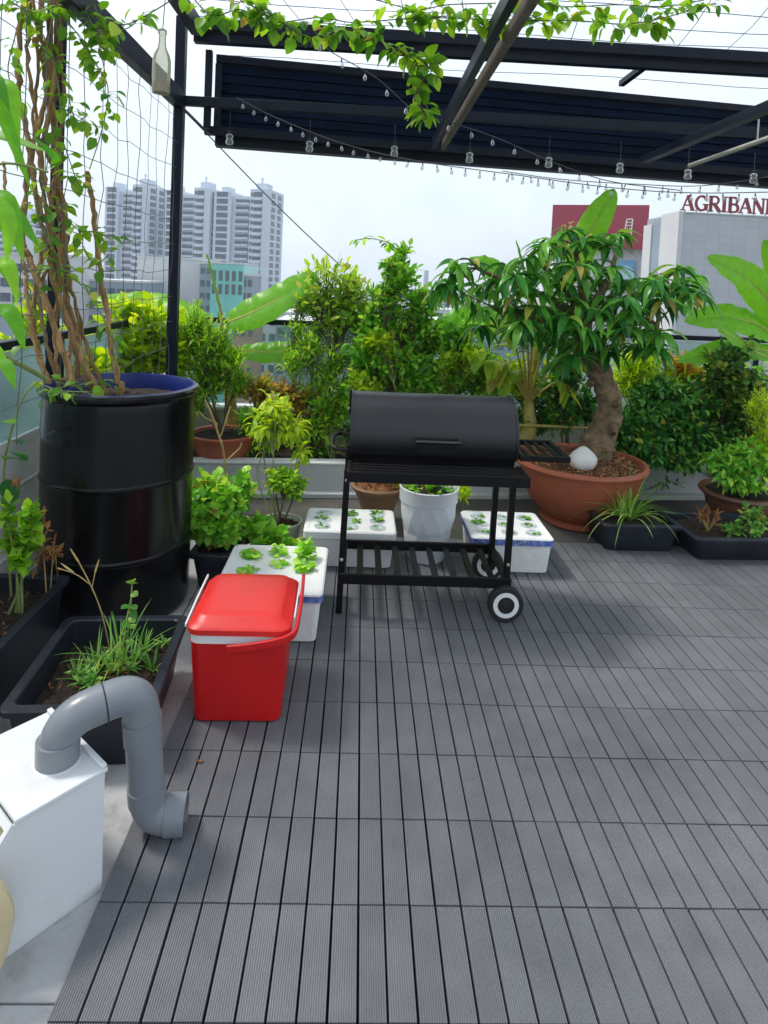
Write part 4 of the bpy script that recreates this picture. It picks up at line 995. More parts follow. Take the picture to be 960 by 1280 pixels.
shrub('tree', 'tall leafy tree with a nodding top shoot behind the barbecue', 'tree', (.17, 5.8, .17), [(500, 345, 5.8, 22, 26, 34, .2), (528, 372, 5.75, 22, 18, 30, .2), (478, 366, 5.85, 18, 14, 20, .2), (470, 405, 5.75, 30, 22, 60, .22), (515, 405, 5.85, 30, 20, 50, .22), (462, 448, 5.7, 30, 26, 80, .25), (505, 455, 5.75, 36, 30, 90, .25), (545, 425, 5.85, 22, 22, 44, .2), (503, 316, 5.8, 9, 10, 10, .1), (450, 480, 5.65, 20, 18, 30, .15), (540, 475, 5.7, 40, 22, 60, .2), (488, 330, 5.7, 10, 8, 8, .1)], G_mid, M_twig, .072, .04, per=8, r0=.018, crown='crown', stem='trunk')
lf = MB(); st = MB(); spray([(500, 325, 5.8), (496, 312, 5.8), (484, 303, 5.8), (462, 298, 5.8), (445, 300, 5.8)], 30, .085, .055, lf, st, .004, .04)
spray([(452, 450, 5.5), (446, 440, 5.5), (440, 425, 5.45), (450, 420, 5.45)], 22, .11, .07, lf, st, .004, .05)
tk = thing('vine_shoot', 'nodding leafy shoot above the tree behind the barbecue', 'vine', at(500, 325, 5.8)); st.build('stem', M_greenstem, tk); lf.build('foliage', G_mid, tk, smooth=80)
shrub('bush', 'dense rounded bush right behind the barbecue lid', 'shrub', (.75, 5.85, .17), [(585, 450, 5.85, 38, 30, 110, .25), (560, 470, 5.8, 30, 20, 60, .2), (608, 475, 5.8, 20, 24, 46, .2), (578, 415, 5.85, 26, 16, 36, .2)], G_mid, M_twig, .068, .034, per=8, r0=.012)
shrub('bush', 'leafy bush with pale tips between the barbecue lid and the palm', 'shrub', (.55, 5.7, .17), [(590, 445, 5.65, 16, 10, 20, .1), (560, 450, 5.65, 12, 8, 14, .08), (470, 425, 5.6, 24, 14, 30, .12), (375+80, 480, 5.55, 16, 14, 20, .1)], G_lime, M_greenstem, .07, .034, per=6, r0=.006)
# ---- bananas
def banana(label, base, stem_top, leaves, mt=G_ban):
    t = thing('banana_plant', label, 'banana plant', base)
    base = V(base); q = MB(); q.tube(curve([base, base.lerp(stem_top, .5)+V((.01, 0, 0)), stem_top], 6), [.075-.045*i/12 for i in range(13)], 12); q.build('pseudostem', M_yelstem, t)
    for (pts, W, nv, tears) in leaves:
        P = [at(*p) for p in pts]; a_ = MB(); rb = MB()
        banana_leaf(a_, rb, P, W, V(nv).normalized(), tears=tears)
        rb.tube(curve([stem_top-V((0, 0, .12)), stem_top.lerp(P[0], .6), P[0]], 6), [.022-.008*i/12 for i in range(13)], 7)
        o = a_.build('leaf', mt, t, smooth=80); rb.build('midrib', M_yelstem, o)
    return t
banana('banana plant with one broad leaf reaching right over the railing behind the left post', (-1.12, 6.0, .17), at(278, 430, 6.0),
  [([(286, 402, 6.0), (320, 388, 5.95), (360, 366, 5.9), (396, 342, 5.85)], .36, (-.25, -.85, .55), ()),
   ([(300, 438, 6.0), (335, 440, 5.95), (372, 436, 5.9), (402, 432, 5.9)], .24, (.05, -.75, .7), ()),
   ([(262, 405, 6.2), (220, 388, 6.3), (180, 378, 6.4), (120, 372, 6.4)], .34, (.1, -.7, .8), ()),
   ([(277, 395, 6.0), (270, 365, 6.0), (264, 340, 6.0), (258, 316, 6.0)], .035, (-.6, -.8, .1), ())])
banana('banana plant standing behind the bonsai crown with a leaf rising above it', (1.62, 6.05, .17), at(672, 420, 6.0),
  [([(716, 340, 5.95), (730, 304, 5.95), (749, 268, 5.9), (768, 236, 5.9)], .29, (-.45, -.85, .35), ()),
   ([(655, 412, 6.0), (622, 400, 5.95), (585, 396, 5.9), (545, 408, 5.85)], .32, (.05, -.75, .7), ()),
   ([(668, 370, 5.9), (640, 350, 5.85), (610, 332, 5.8), (585, 324, 5.8)], .26, (-.2, -.7, .7), ()),
   ([(668, 400, 6.0), (660, 360, 6.0), (652, 325, 6.0), (645, 300, 6.0)], .03, (-.6, -.8, .1), ())])
banana('banana plant at the right edge with big torn leaves', (3.72, 5.95, .2), at(985, 455, 5.9),
  [([(985, 420, 5.9), (962, 378, 5.85), (930, 345, 5.8), (884, 322, 5.7)], .34, (-.35, -.85, .4), ()),
   ([(975, 425, 5.9), (945, 405, 5.85), (905, 396, 5.8), (856, 402, 5.75)], .32, (.0, -.8, .6), ()),
   ([(970, 440, 5.8), (935, 436, 5.75), (895, 440, 5.7), (848, 452, 5.65)], .25, (.05, -.7, .7), ()),
   ([(975, 450, 5.6), (945, 440, 5.55), (915, 420, 5.5), (890, 400, 5.5)], .20, (-.4, -.5, .8), ()),
   ([(985, 430, 5.9), (985, 380, 5.9), (975, 335, 5.9), (955, 300, 5.9)], .3, (-.5, -.8, .2), ())])
# ---- yellow palm
pt = thing('palm', 'yellowish young palm with a swollen stem left of the bonsai', 'palm', (1.42, 5.75, .17))
pb = V((1.42, 5.75, .17)); q = MB()
tp = at(661, 500, 5.75)
q.tube(curve([pb, at(660, 538, 5.75), at(661, 518, 5.75), tp], 6), [(.085-.045*i/18)*(1+.05*(i % 2)) for i in range(19)], 14); q.build('trunk', M_yelstem, pt)
lf = MB(); st = MB()
for pix, n, L_, W_ in (([(660, 502), (650, 455), (640, 425), (622, 405)], 22, .22, .04), ([(660, 502), (655, 450), (650, 415), (640, 390)], 20, .22, .04), ([(662, 502), (664, 450), (668, 415), (676, 388)], 20, .22, .04), ([(662, 502), (674, 455), (686, 425), (704, 408)], 20, .22, .04), ([(662, 502), (680, 470), (700, 450), (718, 450)], 18, .2, .04), ([(659, 502), (640, 470), (622, 452), (606, 458)], 20, .24, .05), ([(660, 502), (648, 475), (634, 465), (622, 480)], 14, .22, .06), ([(662, 502), (660, 440), (660, 410), (658, 380)], 14, .18, .035), ([(661, 502), (690, 480), (704, 480), (712, 495)], 12, .18, .035)):
    pts = curve([at(a, b, 5.75-.08*k) for k, (a, b) in enumerate(pix)], 6); st.tube(pts, [.013-.010*i/len(pts) for i in range(len(pts))], 6)
    m_ = len(pts)
    for k in range(n):
        i = int(m_*(.45+.54*k/n)); i = min(i, m_-2); d = (pts[i+1]-pts[i]).normalized(); _, s_, u_ = frame(d)
        sg = 1 if k % 2 else -1
        lf.leaf(pts[i], d*.7+s_*sg*.8+V((0, 0, .1)), L_*rnd.uniform(.8, 1.1), W_*1.5, 1.0, .3, 5, 'lance')
for (u_, v_, L_) in ((640, 450, .34), (628, 462, .30), (650, 462, .26), (606, 440, .26)):
    a_ = at(u_, v_, 5.6); lf.leaf(a_, V((rnd.uniform(-.6, .1), -.4, -.1)), L_, .15, 1.6, .25, 7, 'ovate')
st.build('leaf_stalk', M_yelstem, pt); lf.build('crown', G_palm, pt, smooth=80)
# ---- bonsai
bt = thing('bonsai_tree', 'old bonsai tree with a leaning trunk and long drooping leaves in the terracotta bowl', 'tree', bc+V((0, .05, .46)))
q = MB()
TR = [(738, 592, 5.05, .17), (744, 562, 5.05, .14), (758, 530, 5.05, .105), (762, 503, 5.05, .095), (752, 472, 5.05, .092), (738, 442, 5.05, .085), (728, 412, 5.05, .07), (726, 385, 5.05, .055)]
pts = curve([at(a, b, c) for a, b, c, r in TR], 7); rs = []
for i in range(len(pts)):
    f = i/7; k = min(int(f), len(TR)-2); r = TR[k][3]+(TR[k+1][3]-TR[k][3])*(f-k); rs.append(r*(1+.09*math.sin(i*.9)+.06*math.sin(i*2.3)+rnd.gauss(0, .03)))
q.tube(pts, rs, 20)
# knots and roots
for (u_, v_, r) in ((770, 505, .035), (738, 480, .03), (765, 540, .04), (748, 455, .025)):
    c_ = at(u_, v_, 5.0-.05); q.tube([c_-V((0, .06, -.02)), c_, c_+V((0, .06, .02))], [r*.3, r, r*.3], 9)
for k in range(6):
    a_ = rnd.uniform(0, 6.28); c_ = pts[1]; q.tube(curve([c_, c_+V((math.cos(a_)*.12, math.sin(a_)*.12, -.05)), c_+V((math.cos(a_)*.24, math.sin(a_)*.24, -.14))], 5), [.05-.0035*i for i in range(11)], 8)
trunk_top = pts[-1]
limbs_ = []
for L_ in ([(728, 400), (690, 375), (640, 355), (595, 335)], [(728, 395), (700, 350), (665, 325)], [(730, 390), (725, 340), (715, 305)], [(732, 395), (760, 350), (772, 310)], [(732, 400), (780, 375), (815, 360), (848, 335)], [(735, 425), (775, 410), (805, 400), (820, 405)], [(730, 410), (700, 400), (670, 400), (620, 385)]):
    dy = rnd.uniform(-.3, .3); P = curve([at(a, b, 5.05+dy*k/3) for k, (a, b) in enumerate(L_)], 6)
    q.tube(P, [.042-.030*i/len(P) for i in range(len(P))], 8); limbs_ += P
lf = MB(); st = MB()
RS = [(680, 300), (712, 288), (745, 298), (772, 288), (700, 326), (660, 318), (640, 342), (620, 356), (590, 332), (568, 342), (582, 366), (608, 384), (640, 384), (668, 366), (700, 366), (730, 346), (760, 326), (792, 345), (762, 372), (732, 392), (704, 396), (680, 396), (790, 388), (815, 352), (845, 332), (866, 350), (830, 372), (858, 376), (808, 404), (826, 412), (742, 414), (716, 410), (655, 362), (600, 350), (555, 352), (690, 345), (720, 325), (750, 352), (775, 355), (690, 310), (742, 325), (628, 328), (725, 375), (812, 385), (650, 400), (615, 345), (762, 398), (670, 340), (708, 350), (782, 372), (840, 352), (572, 330), (640, 366), (738, 365), (690, 378), (712, 396), (748, 384), (770, 402), (725, 425), (756, 425), (700, 418), (782, 410), (800, 370), (735, 402), (665, 385), (600, 398), (640, 408), (694, 428), (716, 440), (760, 438), (796, 428), (828, 432), (675, 418), (700, 446), (745, 446), (690, 296), (728, 296), (758, 302), (560, 362), (872, 366), (818, 342), (850, 356)]
for (u_, v_) in RS:
    tip = at(u_+rnd.gauss(0, 3), v_+rnd.gauss(0, 3), 5.05+rnd.uniform(-.42, .38))
    s_ = min(limbs_, key=lambda p: (p-tip).length)
    limb(q, s_, tip, .008, .004, .08, 4, 5)
    n = rnd.randint(11, 17)
    for k in range(n):
        a_ = 2.4*k+rnd.gauss(0, .2); e = rnd.uniform(-.25, .75)
        d = V((math.cos(a_), math.sin(a_), e)); b_ = tip-V((0, 0, rnd.uniform(0, .05)))
        lf.leaf(b_, d, rnd.uniform(.16, .29), rnd.uniform(.050, .078), rnd.uniform(1.1, 2.6), .3, 7, 'lance')
q.build('trunk', M_bark, bt, smooth=60); lf.build('crown', G_peach, bt, smooth=80)
# ---- right hand bushes
shrub('bush', 'dark leaved bush behind the left of the bonsai trunk', 'shrub', (1.92, 5.75, .17), [(712, 455, 5.75, 24, 22, 50, .2), (700, 485, 5.75, 22, 22, 44, .2), (735, 510, 5.8, 18, 24, 30, .2), (705, 520, 5.7, 24, 18, 26, .15)], G_dark, M_twig, .065, .042, per=8, r0=.012)
shrub('croton', 'croton with lime and orange leaves behind the bonsai', 'shrub', (2.75, 5.95, .17), [(850, 455, 5.95, 18, 14, 26, .15), (868, 470, 5.95, 14, 12, 18, .12)], G_croton, M_twig, .085, .018, 'lance', per=9, r0=.01, up=.9)
shrub('shrub', 'lime green strappy shrub right of the bonsai trunk', 'shrub', (2.45, 5.95, .17), [(805, 455, 5.95, 34, 24, 60, .2), (830, 480, 5.9, 24, 20, 36, .2), (785, 475, 5.95, 20, 28, 36, .2)], G_lime, M_greenstem, .12, .022, 'lance', per=8, r0=.01, up=.9, droop=.9)
shrub('bush', 'broad dark green bush spilling over the wall right of the bonsai', 'shrub', (2.55, 5.68, .17), [(815, 520, 5.65, 44, 28, 130, .25), (860, 540, 5.6, 44, 30, 130, .25), (800, 555, 5.5, 30, 20, 70, .2), (850, 572, 5.45, 40, 14, 70, .2), (900, 555, 5.55, 34, 30, 90, .2), (825, 490, 5.7, 30, 16, 50, .2), (775, 540, 5.6, 22, 24, 40, .15), (870, 500, 5.65, 40, 20, 70, .2)], G_dark, M_twig, .075, .034, per=9, r0=.012, droop=.9)
shrub('rose_bush', 'rose bush with small dark leaves under the right banana', 'shrub', (3.25, 5.66, .17), [(905, 455, 5.6, 26, 24, 46, .2), (930, 480, 5.55, 30, 24, 60, .2), (900, 490, 5.6, 26, 24, 50, .2), (940, 530, 5.5, 30, 30, 70, .2), (925, 435, 5.6, 16, 12, 14, .15)], G_rose, M_twig, .062, .040, per=8, r0=.010)
shrub('leafy_plant', 'bright serrated leafy plant hanging over the brown pot rim', 'plant', rc+V((-.05, -.08, .28)), [(915, 590, 4.85, 24, 14, 46, .16), (900, 575, 4.9, 20, 14, 34, .15), (935, 575, 4.85, 24, 24, 50, .18), (930, 605, 4.72, 24, 8, 22, .08)], G_mint, M_greenstem, .07, .03, per=7, r0=.007, droop=1.2)
shrub('fern', 'feathery yellow green plant at the right edge above the brown pot', 'plant', rc+V((.10, -.05, .28)), [(955, 560, 4.9, 16, 44, 60, .16), (950, 510, 4.95, 14, 30, 36, .14), (962, 590, 4.8, 14, 18, 20, .1)], G_lime, M_greenstem, .06, .010, 'lance', per=12, r0=.006, up=.7)
shrub('sapling', 'thin young shoots against the wall right of the bonsai bowl', 'sapling', (2.2, 5.35, -.03), [(790, 600, 5.3, 20, 8, 5, .1), (835, 604, 5.35, 24, 8, 5, .1)], G_dark, M_twig, .05, .022, per=4, r0=.004, rt=.001)
shrub('bush', 'deep green filler shrub low in the bed between barbecue and bonsai', 'shrub', (1.1, 5.8, .17), [(690, 520, 5.85, 30, 20, 50, .15), (640, 520, 5.85, 30, 16, 40, .15), (560, 520, 5.85, 60, 16, 50, .15), (440, 540, 5.85, 40, 14, 30, .15)], G_dark, M_twig, .065, .03, per=8, r0=.008)
shrub('bush', 'mid green filler bush behind the rose bush', 'shrub', (3.6, 6.0, .17), [(940, 490, 6.0, 30, 40, 60, .2), (880, 470, 6.0, 24, 20, 30, .2)], G_mid, M_twig, .075, .04, per=7, r0=.01)
shrub('bush', 'yellow green filler bush in the bed just left of the barbecue', 'shrub', (-.2, 5.68, .17), [(410, 512, 5.68, 30, 20, 50, .14), (438, 490, 5.7, 20, 20, 34, .14), (385, 535, 5.62, 22, 12, 22, .1)], G_fresh, M_greenstem, .07, .032, per=7, r0=.008)
shrub('bush', 'light green filler bush low in the bed behind the palm', 'shrub', (1.5, 5.95, .17), [(640, 470, 5.95, 34, 22, 46, .14), (700, 480, 5.98, 26, 26, 40, .14), (610, 500, 5.9, 26, 16, 30, .1)], G_lime, M_greenstem, .075, .036, per=6, r0=.008)
shrub('bush', 'fresh green filler bush between croton and rose bush', 'shrub', (2.95, 5.9, .17), [(875, 490, 5.85, 30, 18, 50, .15), (900, 520, 5.75, 26, 20, 46, .14), (850, 505, 5.75, 24, 14, 30, .12)], G_fresh, M_twig, .075, .036, per=7, r0=.008)
# ---- bamboo cane along the bed
a = at(640, 531, 5.62); b = at(800, 537, 5.72)
tag(MB().tube([a.lerp(b, i/8) for i in range(9)], .012, 8).build('bamboo_cane', M_yelstem, org=a), 'tan bamboo cane lying level behind the bonsai trunk', 'cane')
# ---- small pots' plants and tray plants
lf = MB(); p = Mt3 @ V((-.02, -.02, z3)); tuft(lf, p, 56, .44, .018, 1.1, 1.7, seg=9); tuft(lf, p+V((-.05, .02, 0)), 30, .32, .016, .9, 1.2, seg=8)
tag(lf.build('spider_grass', G_grass, org=p, smooth=80), 'striped spider grass arching out of the small black tray', 'plant')
lf = MB(); p = Mt4 @ V((-.22, -.02, z4)); st = MB()
for k in range(26):
    a_ = rnd.uniform(0, 6.28); d = V((math.cos(a_)*.5, math.sin(a_)*.5, 1)); e = p+d*rnd.uniform(.05, .14); st.tube([p, e], .003, 4)
    lf.leaf(e, d+rv(.5), rnd.uniform(.06, .12), rnd.uniform(.02, .045), rnd.uniform(.5, 2), .8, 5, 'lance')
tk = thing('withered_plant', 'withered orange brown plant in the long right tray', 'dead plant', p); st.build('stem', M_dry, tk); lf.build('foliage', G_dry, tk, smooth=80)
p = Mt4 @ V((.03, -.02, z4))
shrub('tomato_seedling', 'small green seedling sprawling in the long right tray', 'seedling', p, [(940, 645, 4.4, 16, 14, 14, .08), (915, 662, 4.4, 14, 6, 6, .06), (945, 662, 4.35, 10, 6, 6, .05)], G_weed, M_greenstem, .05, .026, per=5, r0=.004, rt=.0012)
lf = MB(); p = fc+V((0, 0, .44)); tuft(lf, p, 22, .17, .035, .8, .8, seg=6)
for k in range(60):
    a_ = rnd.uniform(0, 6.28); r = .15*math.sqrt(rnd.random()); lf.leaf(p+V((r*math.cos(a_), r*math.sin(a_), rnd.uniform(0, .05))), V((math.cos(a_), math.sin(a_), .8)), .06, .034, .8, .2, 4, 'ovate')
tag(lf.build('leafy_greens', G_mint, org=p, smooth=80), 'leafy greens sprouting in the white faceted pot', 'plant')
shrub('weed', 'small yellow green weed right of the faceted pot', 'weed', (.78, 4.55, -.03), [(578, 612, 4.5, 10, 12, 12, .06), (490, 592, 4.75, 14, 8, 8, .06)], G_lime, M_greenstem, .05, .026, per=5, r0=.004, rt=.0012)
lf = MB(); p = tc_+V((0, 0, .31))
for k in range(80):
    a_ = rnd.uniform(0, 6.28); r = .15*math.sqrt(rnd.random()); lf.leaf(p+V((r*math.cos(a_), r*math.sin(a_), rnd.uniform(0, .03))), rv(1)+V((0, 0, .3)), .07, .008, .5, .2, 3, 'lance')
tag(lf.build('dry_litter', G_dry, org=p, smooth=80, kind='stuff'), 'dry brown stalks lying on the soil of the tan clay pot', 'plant litter')
# fallen bits on the deck
for (u_, v_, lb) in ((248, 953, 'small curled dry leaf fallen on the deck near the pipe'),):
    lf = MB(); p = gz(u_, v_, .004); lf.leaf(p, V((1, .4, .15)), .022, .012, .4, .6, 5, 'ovate'); lf.leaf(p, V((-.6, .8, .3)), .02, .009, .4, .6, 5, 'ovate')
    tag(lf.build('fallen_leaf', G_dry, org=p, smooth=80), lb, 'leaf')

# ================================================================== CITY
GZ = -32.
q = MB(); q.add([(-2600, -700, GZ), (2600, -700, GZ), (2600, 2900, GZ), (-2600, 2900, GZ)], [(0, 1, 2, 3)])
q.build('ground', mat('city_ground', (.10, .11, .10), .9, .4, .02), kind='structure')
q = MB(); q.box(-2.1, 5.15, -1.15, 8.1, GZ, -.52); tag(q.build('host_building', M_wallw, org=(1.5, 3, GZ)), 'building under the roof terrace', 'building')
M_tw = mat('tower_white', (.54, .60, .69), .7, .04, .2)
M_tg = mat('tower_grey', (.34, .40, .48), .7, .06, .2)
M_win = mat('window_dark', (.06, .08, .11), .15, .3, .5)
M_winb = mat('window_blue', (.04, .07, .115), .25, .3, .5)
M_gg = mat('green_curtain_glass', (.14, .52, .46), .12, .15, .15)
M_bw = mat('pale_facade', (.55, .56, .57), .8, .05, .3)
M_bg = mat('grey_facade', (.24, .30, .36), .8, .1, .3)
M_br = mat('brick_facade', (.38, .20, .14), .8, .1, .4)
def win_grid(t, M, xs, zs, w, h, y, m, name='window', first=None, dep=.12):
    """windows on the y face of a block, sharing one mesh"""
    pr_ = None
    for z in zs:
        for x in xs:
            if pr_ is None:
                q = MB(Matrix(M.to_3x3().to_4x4())); q.box(-w/2, w/2, -dep, dep, -h/2, h/2)
                save = ORG[t.name]; ORG[t.name] = V((0, 0, 0)); pr_ = q.build(name, m, t, smooth=0); ORG[t.name] = save; o = pr_
            else: o = pr_.copy(); COL.objects.link(o)
            o.location = (M @ V((x, y, z))) - ORG[t.name]
def block(mb, x0, x1, y0, y1, z0, z1): mb.box(x0, x1, y0, y1, z0, z1)
def tower(label, u0, u1, vtop, Y, rot, grp='pale apartment towers on the skyline'):
    a = at(u0, vtop, Y); b = at(u1, vtop, Y); Wt = (b.x-a.x)/math.cos(rot)*.93
    M = Matrix.Translation((a.x, Y, GZ)) @ Matrix.Rotation(rot, 4, 'Z'); H = (a.z+b.z)/2-GZ
    t = thing('apartment_tower', label, 'apartment tower', (a.x, Y, GZ), grp)
    q = MB(M); q.box(0, Wt*.30, 0, 14, 0, H*.985); q.box(Wt*.302, Wt*.66, 2.2, 14, 0, H*.96); q.box(Wt*.662, Wt, -1.2, 16, 0, H)
    q.build('wall', M_tw, t, smooth=0)
    q = MB(M); q.box(Wt*.70, Wt*.88, 3, 10, H, H+3.2); q.box(Wt*.75, Wt*.78, 5, 5.4, H+3.1, H+6); q.build('roof_house', M_tw, t, smooth=0)
    q = MB(M); q.box(Wt*.08, Wt*.22, 3, 9, H*.985, H*.985+2.4); q.build('roof_house', M_tw, t, smooth=0)
    fl = 3.15; zs = [H-2.4-fl*k for k in range(20)]
    win_grid(t, M, [Wt*.42, Wt*.55], [z-3 for z in zs], Wt*.125, 2.2, 2.2, M_winb, 'balcony_window')
    win_grid(t, M, [Wt*.15], zs, Wt*.20, 2.2, 0, M_winb, 'balcony_window')
    win_grid(t, M, [Wt*.80], zs, Wt*.15, 2.2, -1.2, M_winb, 'balcony_window')
    win_grid(t, M, [Wt*.695], zs, Wt*.04, 1.6, -1.2, M_win)
    q = MB(M); q.box(Wt*.302+.2, Wt*.66-.2, .9, 2.15, 0, .35)
    zz = [z-3-1.35 for z in zs]
    pr_ = None
    for z in zz:
        for x0_, x1_, y in ((Wt*.37, Wt*.60, 1.7), (Wt*.735, Wt*.87, -1.7)):
            q = MB(M); q.box(x0_, x1_, y-.6, y+.45, z+(1.7 if y < 0 else 0), z+.9+(1.7 if y < 0 else 0)); q.build('balcony', M_tw, t, smooth=0)
    # right flank
    Mf = M @ Matrix.Translation((Wt, -1.2, 0)) @ Matrix.Rotation(R(90), 4, 'Z')
    win_grid(t, Mf, [4.5, 12], zs, 4.2, 2.1, 0, M_winb, 'balcony_window')
    return t
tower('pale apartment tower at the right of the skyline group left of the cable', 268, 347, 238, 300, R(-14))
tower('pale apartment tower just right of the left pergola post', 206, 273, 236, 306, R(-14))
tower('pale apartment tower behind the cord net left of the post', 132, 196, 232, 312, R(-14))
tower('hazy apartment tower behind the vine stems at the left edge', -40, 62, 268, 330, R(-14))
def bld(name, label, u0, u1, vtop, Y, dep, m, cols, rows, wm, ww, wh, rot=0., roof=True, zgap=3.4, z1=1.8, grp=None, cat='building'):
    a = at(u0, vtop, Y); b = at(u1, vtop, Y); W_ = b.x-a.x; H = (a.z+b.z)/2-GZ
    M = Matrix.Translation((a.x, Y, GZ)) @ Matrix.Rotation(rot, 4, 'Z')
    t = thing(name, label, cat, (a.x, Y, GZ), grp)
    q = MB(M); q.box(0, W_, 0, dep, 0, H); q.build('wall', m, t, smooth=0)
    if roof: q = MB(M); q.box(-.2, W_+.2, -.2, dep+.2, H, H+.5); q.build('parapet', M_bw, t, smooth=0)
    if cols: win_grid(t, M, [W_*(k+.5)/cols for k in range(cols)], [H-z1-zgap*k for k in range(rows)], W_/cols*ww, wh, 0, wm)
    return t, M, W_, H
t = thing('neighbour_house', 'white flat roofed neighbouring house just below the left railing', 'building', (-10, 11, GZ))
q = MB(); q.box(-22, -3.6, 7.0, 15, GZ, -.62); q.build('wall', M_bw, t, smooth=0)
q = MB(); q.box(-22.1, -3.5, 6.9, 7.1, -.619, -.2); q.box(-22.1, -3.5, 14.9, 15.1, -.619, -.1); q.box(-3.7, -3.5, 7.101, 14.899, -.619, -.2); q.build('parapet', M_white, t, smooth=0)
q = MB(); q.box(-9, -6, 9.5, 12.5, -.619, 1.0); q.build('roof_room', M_bg, t, smooth=0)
bld('shopping_building', 'white blank fronted building with dark glass floors below the towers', 172, 252, 324, 180, 20, M_bw, 8, 3, M_winb, .9, 2.4, R(-4), z1=13.5, zgap=3.6)
bld('office_building', 'low dark building left of the green glass building', 250, 266, 330, 175, 14, M_bg, 2, 5, M_win, .7, 1.6)
bld('glass_building', 'turquoise glass fronted building behind the left banana leaf', 264, 306, 330, 165, 16, M_gg, 5, 2, M_win, .55, 2.6, R(-4), z1=3.)
bld('office_building', 'grey building with dark windows right of the turquoise glass building', 302, 316, 345, 165, 14, M_bg, 2, 4, M_win, .7, 1.8)
bld('brick_building', 'reddish brick building seen under the left banana leaf', 290, 318, 402, 110, 10, M_br, 3, 3, M_win, .5, 1.4)
bld('office_building', 'pale block with ribbon windows behind the left railing', -60, 90, 318, 150, 16, M_bw, 10, 6, M_winb, .85, 2.0, z1=3.)
bld('office_building', 'grey low block behind the cord net', 88, 180, 352, 160, 16, M_bg, 8, 4, M_winb, .8, 1.8, z1=2.5)
LOW = [(310, 372, 392, 140), (345, 410, 405, 120), (420, 480, 392, 220), (470, 540, 384, 300), (520, 580, 388, 260), (565, 600, 378, 380), (575, 640, 394, 180), (600, 660, 382, 330), (640, 700, 388, 300), (380, 430, 372, 420), (430, 500, 376, 460), (510, 560, 372, 520), (600, 640, 373, 500), (620, 690, 402, 130), (540, 600, 406, 130), (450, 530, 408, 140), (330, 400, 376, 400), (690, 760, 396, 220)]
CW = ['pale', 'grey', 'white', 'blue grey']
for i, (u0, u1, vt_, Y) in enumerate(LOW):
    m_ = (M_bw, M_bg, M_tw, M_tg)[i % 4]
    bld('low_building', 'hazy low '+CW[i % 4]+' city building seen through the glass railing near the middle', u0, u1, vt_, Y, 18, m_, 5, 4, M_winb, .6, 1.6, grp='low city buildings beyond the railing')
# chimney far off
t = thing('chimney', 'far factory chimney on the hazy skyline above the bush', 'chimney', at(533, 372, 600))
p = at(533, 338, 600); q = MB(); q.lathe((p.x, 600, GZ), [(3.2, 0), (2.2, p.z-GZ)], 12); q.build('stack', M_tg, t)
q = MB(); q.box(p.x-16, p.x+26, 600, 620, GZ, at(533, 362, 600).z); q.build('boiler_house', M_tg, t, smooth=0)
# bank building
Yb = 62.
M_stone2, nt2, b2, o2 = newmat('stone_cladding')
tcn = N(nt2, 'ShaderNodeTexCoord'); mp = N(nt2, 'ShaderNodeMapping'); mp.inputs['Rotation'].default_value = (R(90), 0, 0)
bk = N(nt2, 'ShaderNodeTexBrick'); bk.inputs['Scale'].default_value = 1.; bk.inputs['Color1'].default_value = (.46, .48, .51, 1); bk.inputs['Color2'].default_value = (.42, .44, .47, 1); bk.inputs['Mortar'].default_value = (.30, .31, .34, 1)
bk.inputs['Brick Width'].default_value = 1.3; bk.inputs['Row Height'].default_value = .75; bk.inputs['Mortar Size'].default_value = .012; bk.offset = 0
nt2.links.new(tcn.outputs['Object'], mp.inputs[0]); nt2.links.new(mp.outputs[0], bk.inputs['Vector']); nt2.links.new(bk.outputs['Color'], b2.inputs['Base Color']); b2.inputs['Roughness'].default_value = .7
a = at(852, 266, Yb); Hk = a.z; 
t = thing('bank_building', 'grey stone clad bank building with dark red roof letters at the right', 'building', (a.x, Yb, GZ))
q = MB(); q.box(a.x, a.x+24, Yb, Yb+7.5, GZ, Hk); q.build('wall', M_stone2, t, smooth=0)
q = MB(); q.box(a.x-.30, a.x+.14, Yb-.15, Yb+3.6, GZ, Hk+.15); q.build('corner_pier', M_bw, t, smooth=0)
q = MB(); q.box(a.x+.15, a.x+24, Yb-.1, Yb+7.6, Hk+.001, Hk+.12); q.build('coping', M_bw, t, smooth=0)
zs_ = at(830, 279, Yb+4).z
q = MB(); q.box(a.x-.2, a.x-.003, Yb+3.61, Yb+5.6, GZ, zs_+.3); q.build('stair_wall', M_bg, t, smooth=0)
q = MB(); q.box(a.x-.35, a.x-.003, Yb+5.61, Yb+7.5, GZ, zs_); q.build('stair_wall', M_bw, t, smooth=0)
M_let = mat('sign_letter_red', (.22, .012, .022), .5, .05)
def stroke(mb, M, a, b, w, d=.18):
    a = V((a[0], a[1])); b = V((b[0], b[1])); t_ = (b-a).normalized(); n_ = V((-t_.y, t_.x))*w/2
    mb.prism([tuple(a-n_), tuple(b-n_), tuple(b+n_), tuple(a+n_)], M, d)
def arcs(cx, cy, rx, ry, a0, a1, n=10): return [(cx+rx*math.cos(R(a0+(a1-a0)*i/n)), cy+ry*math.sin(R(a0+(a1-a0)*i/n))) for i in range(n+1)]
TH, TN, SE = .19, .085, .07   # thick, thin strokes and serif height, letter height 1
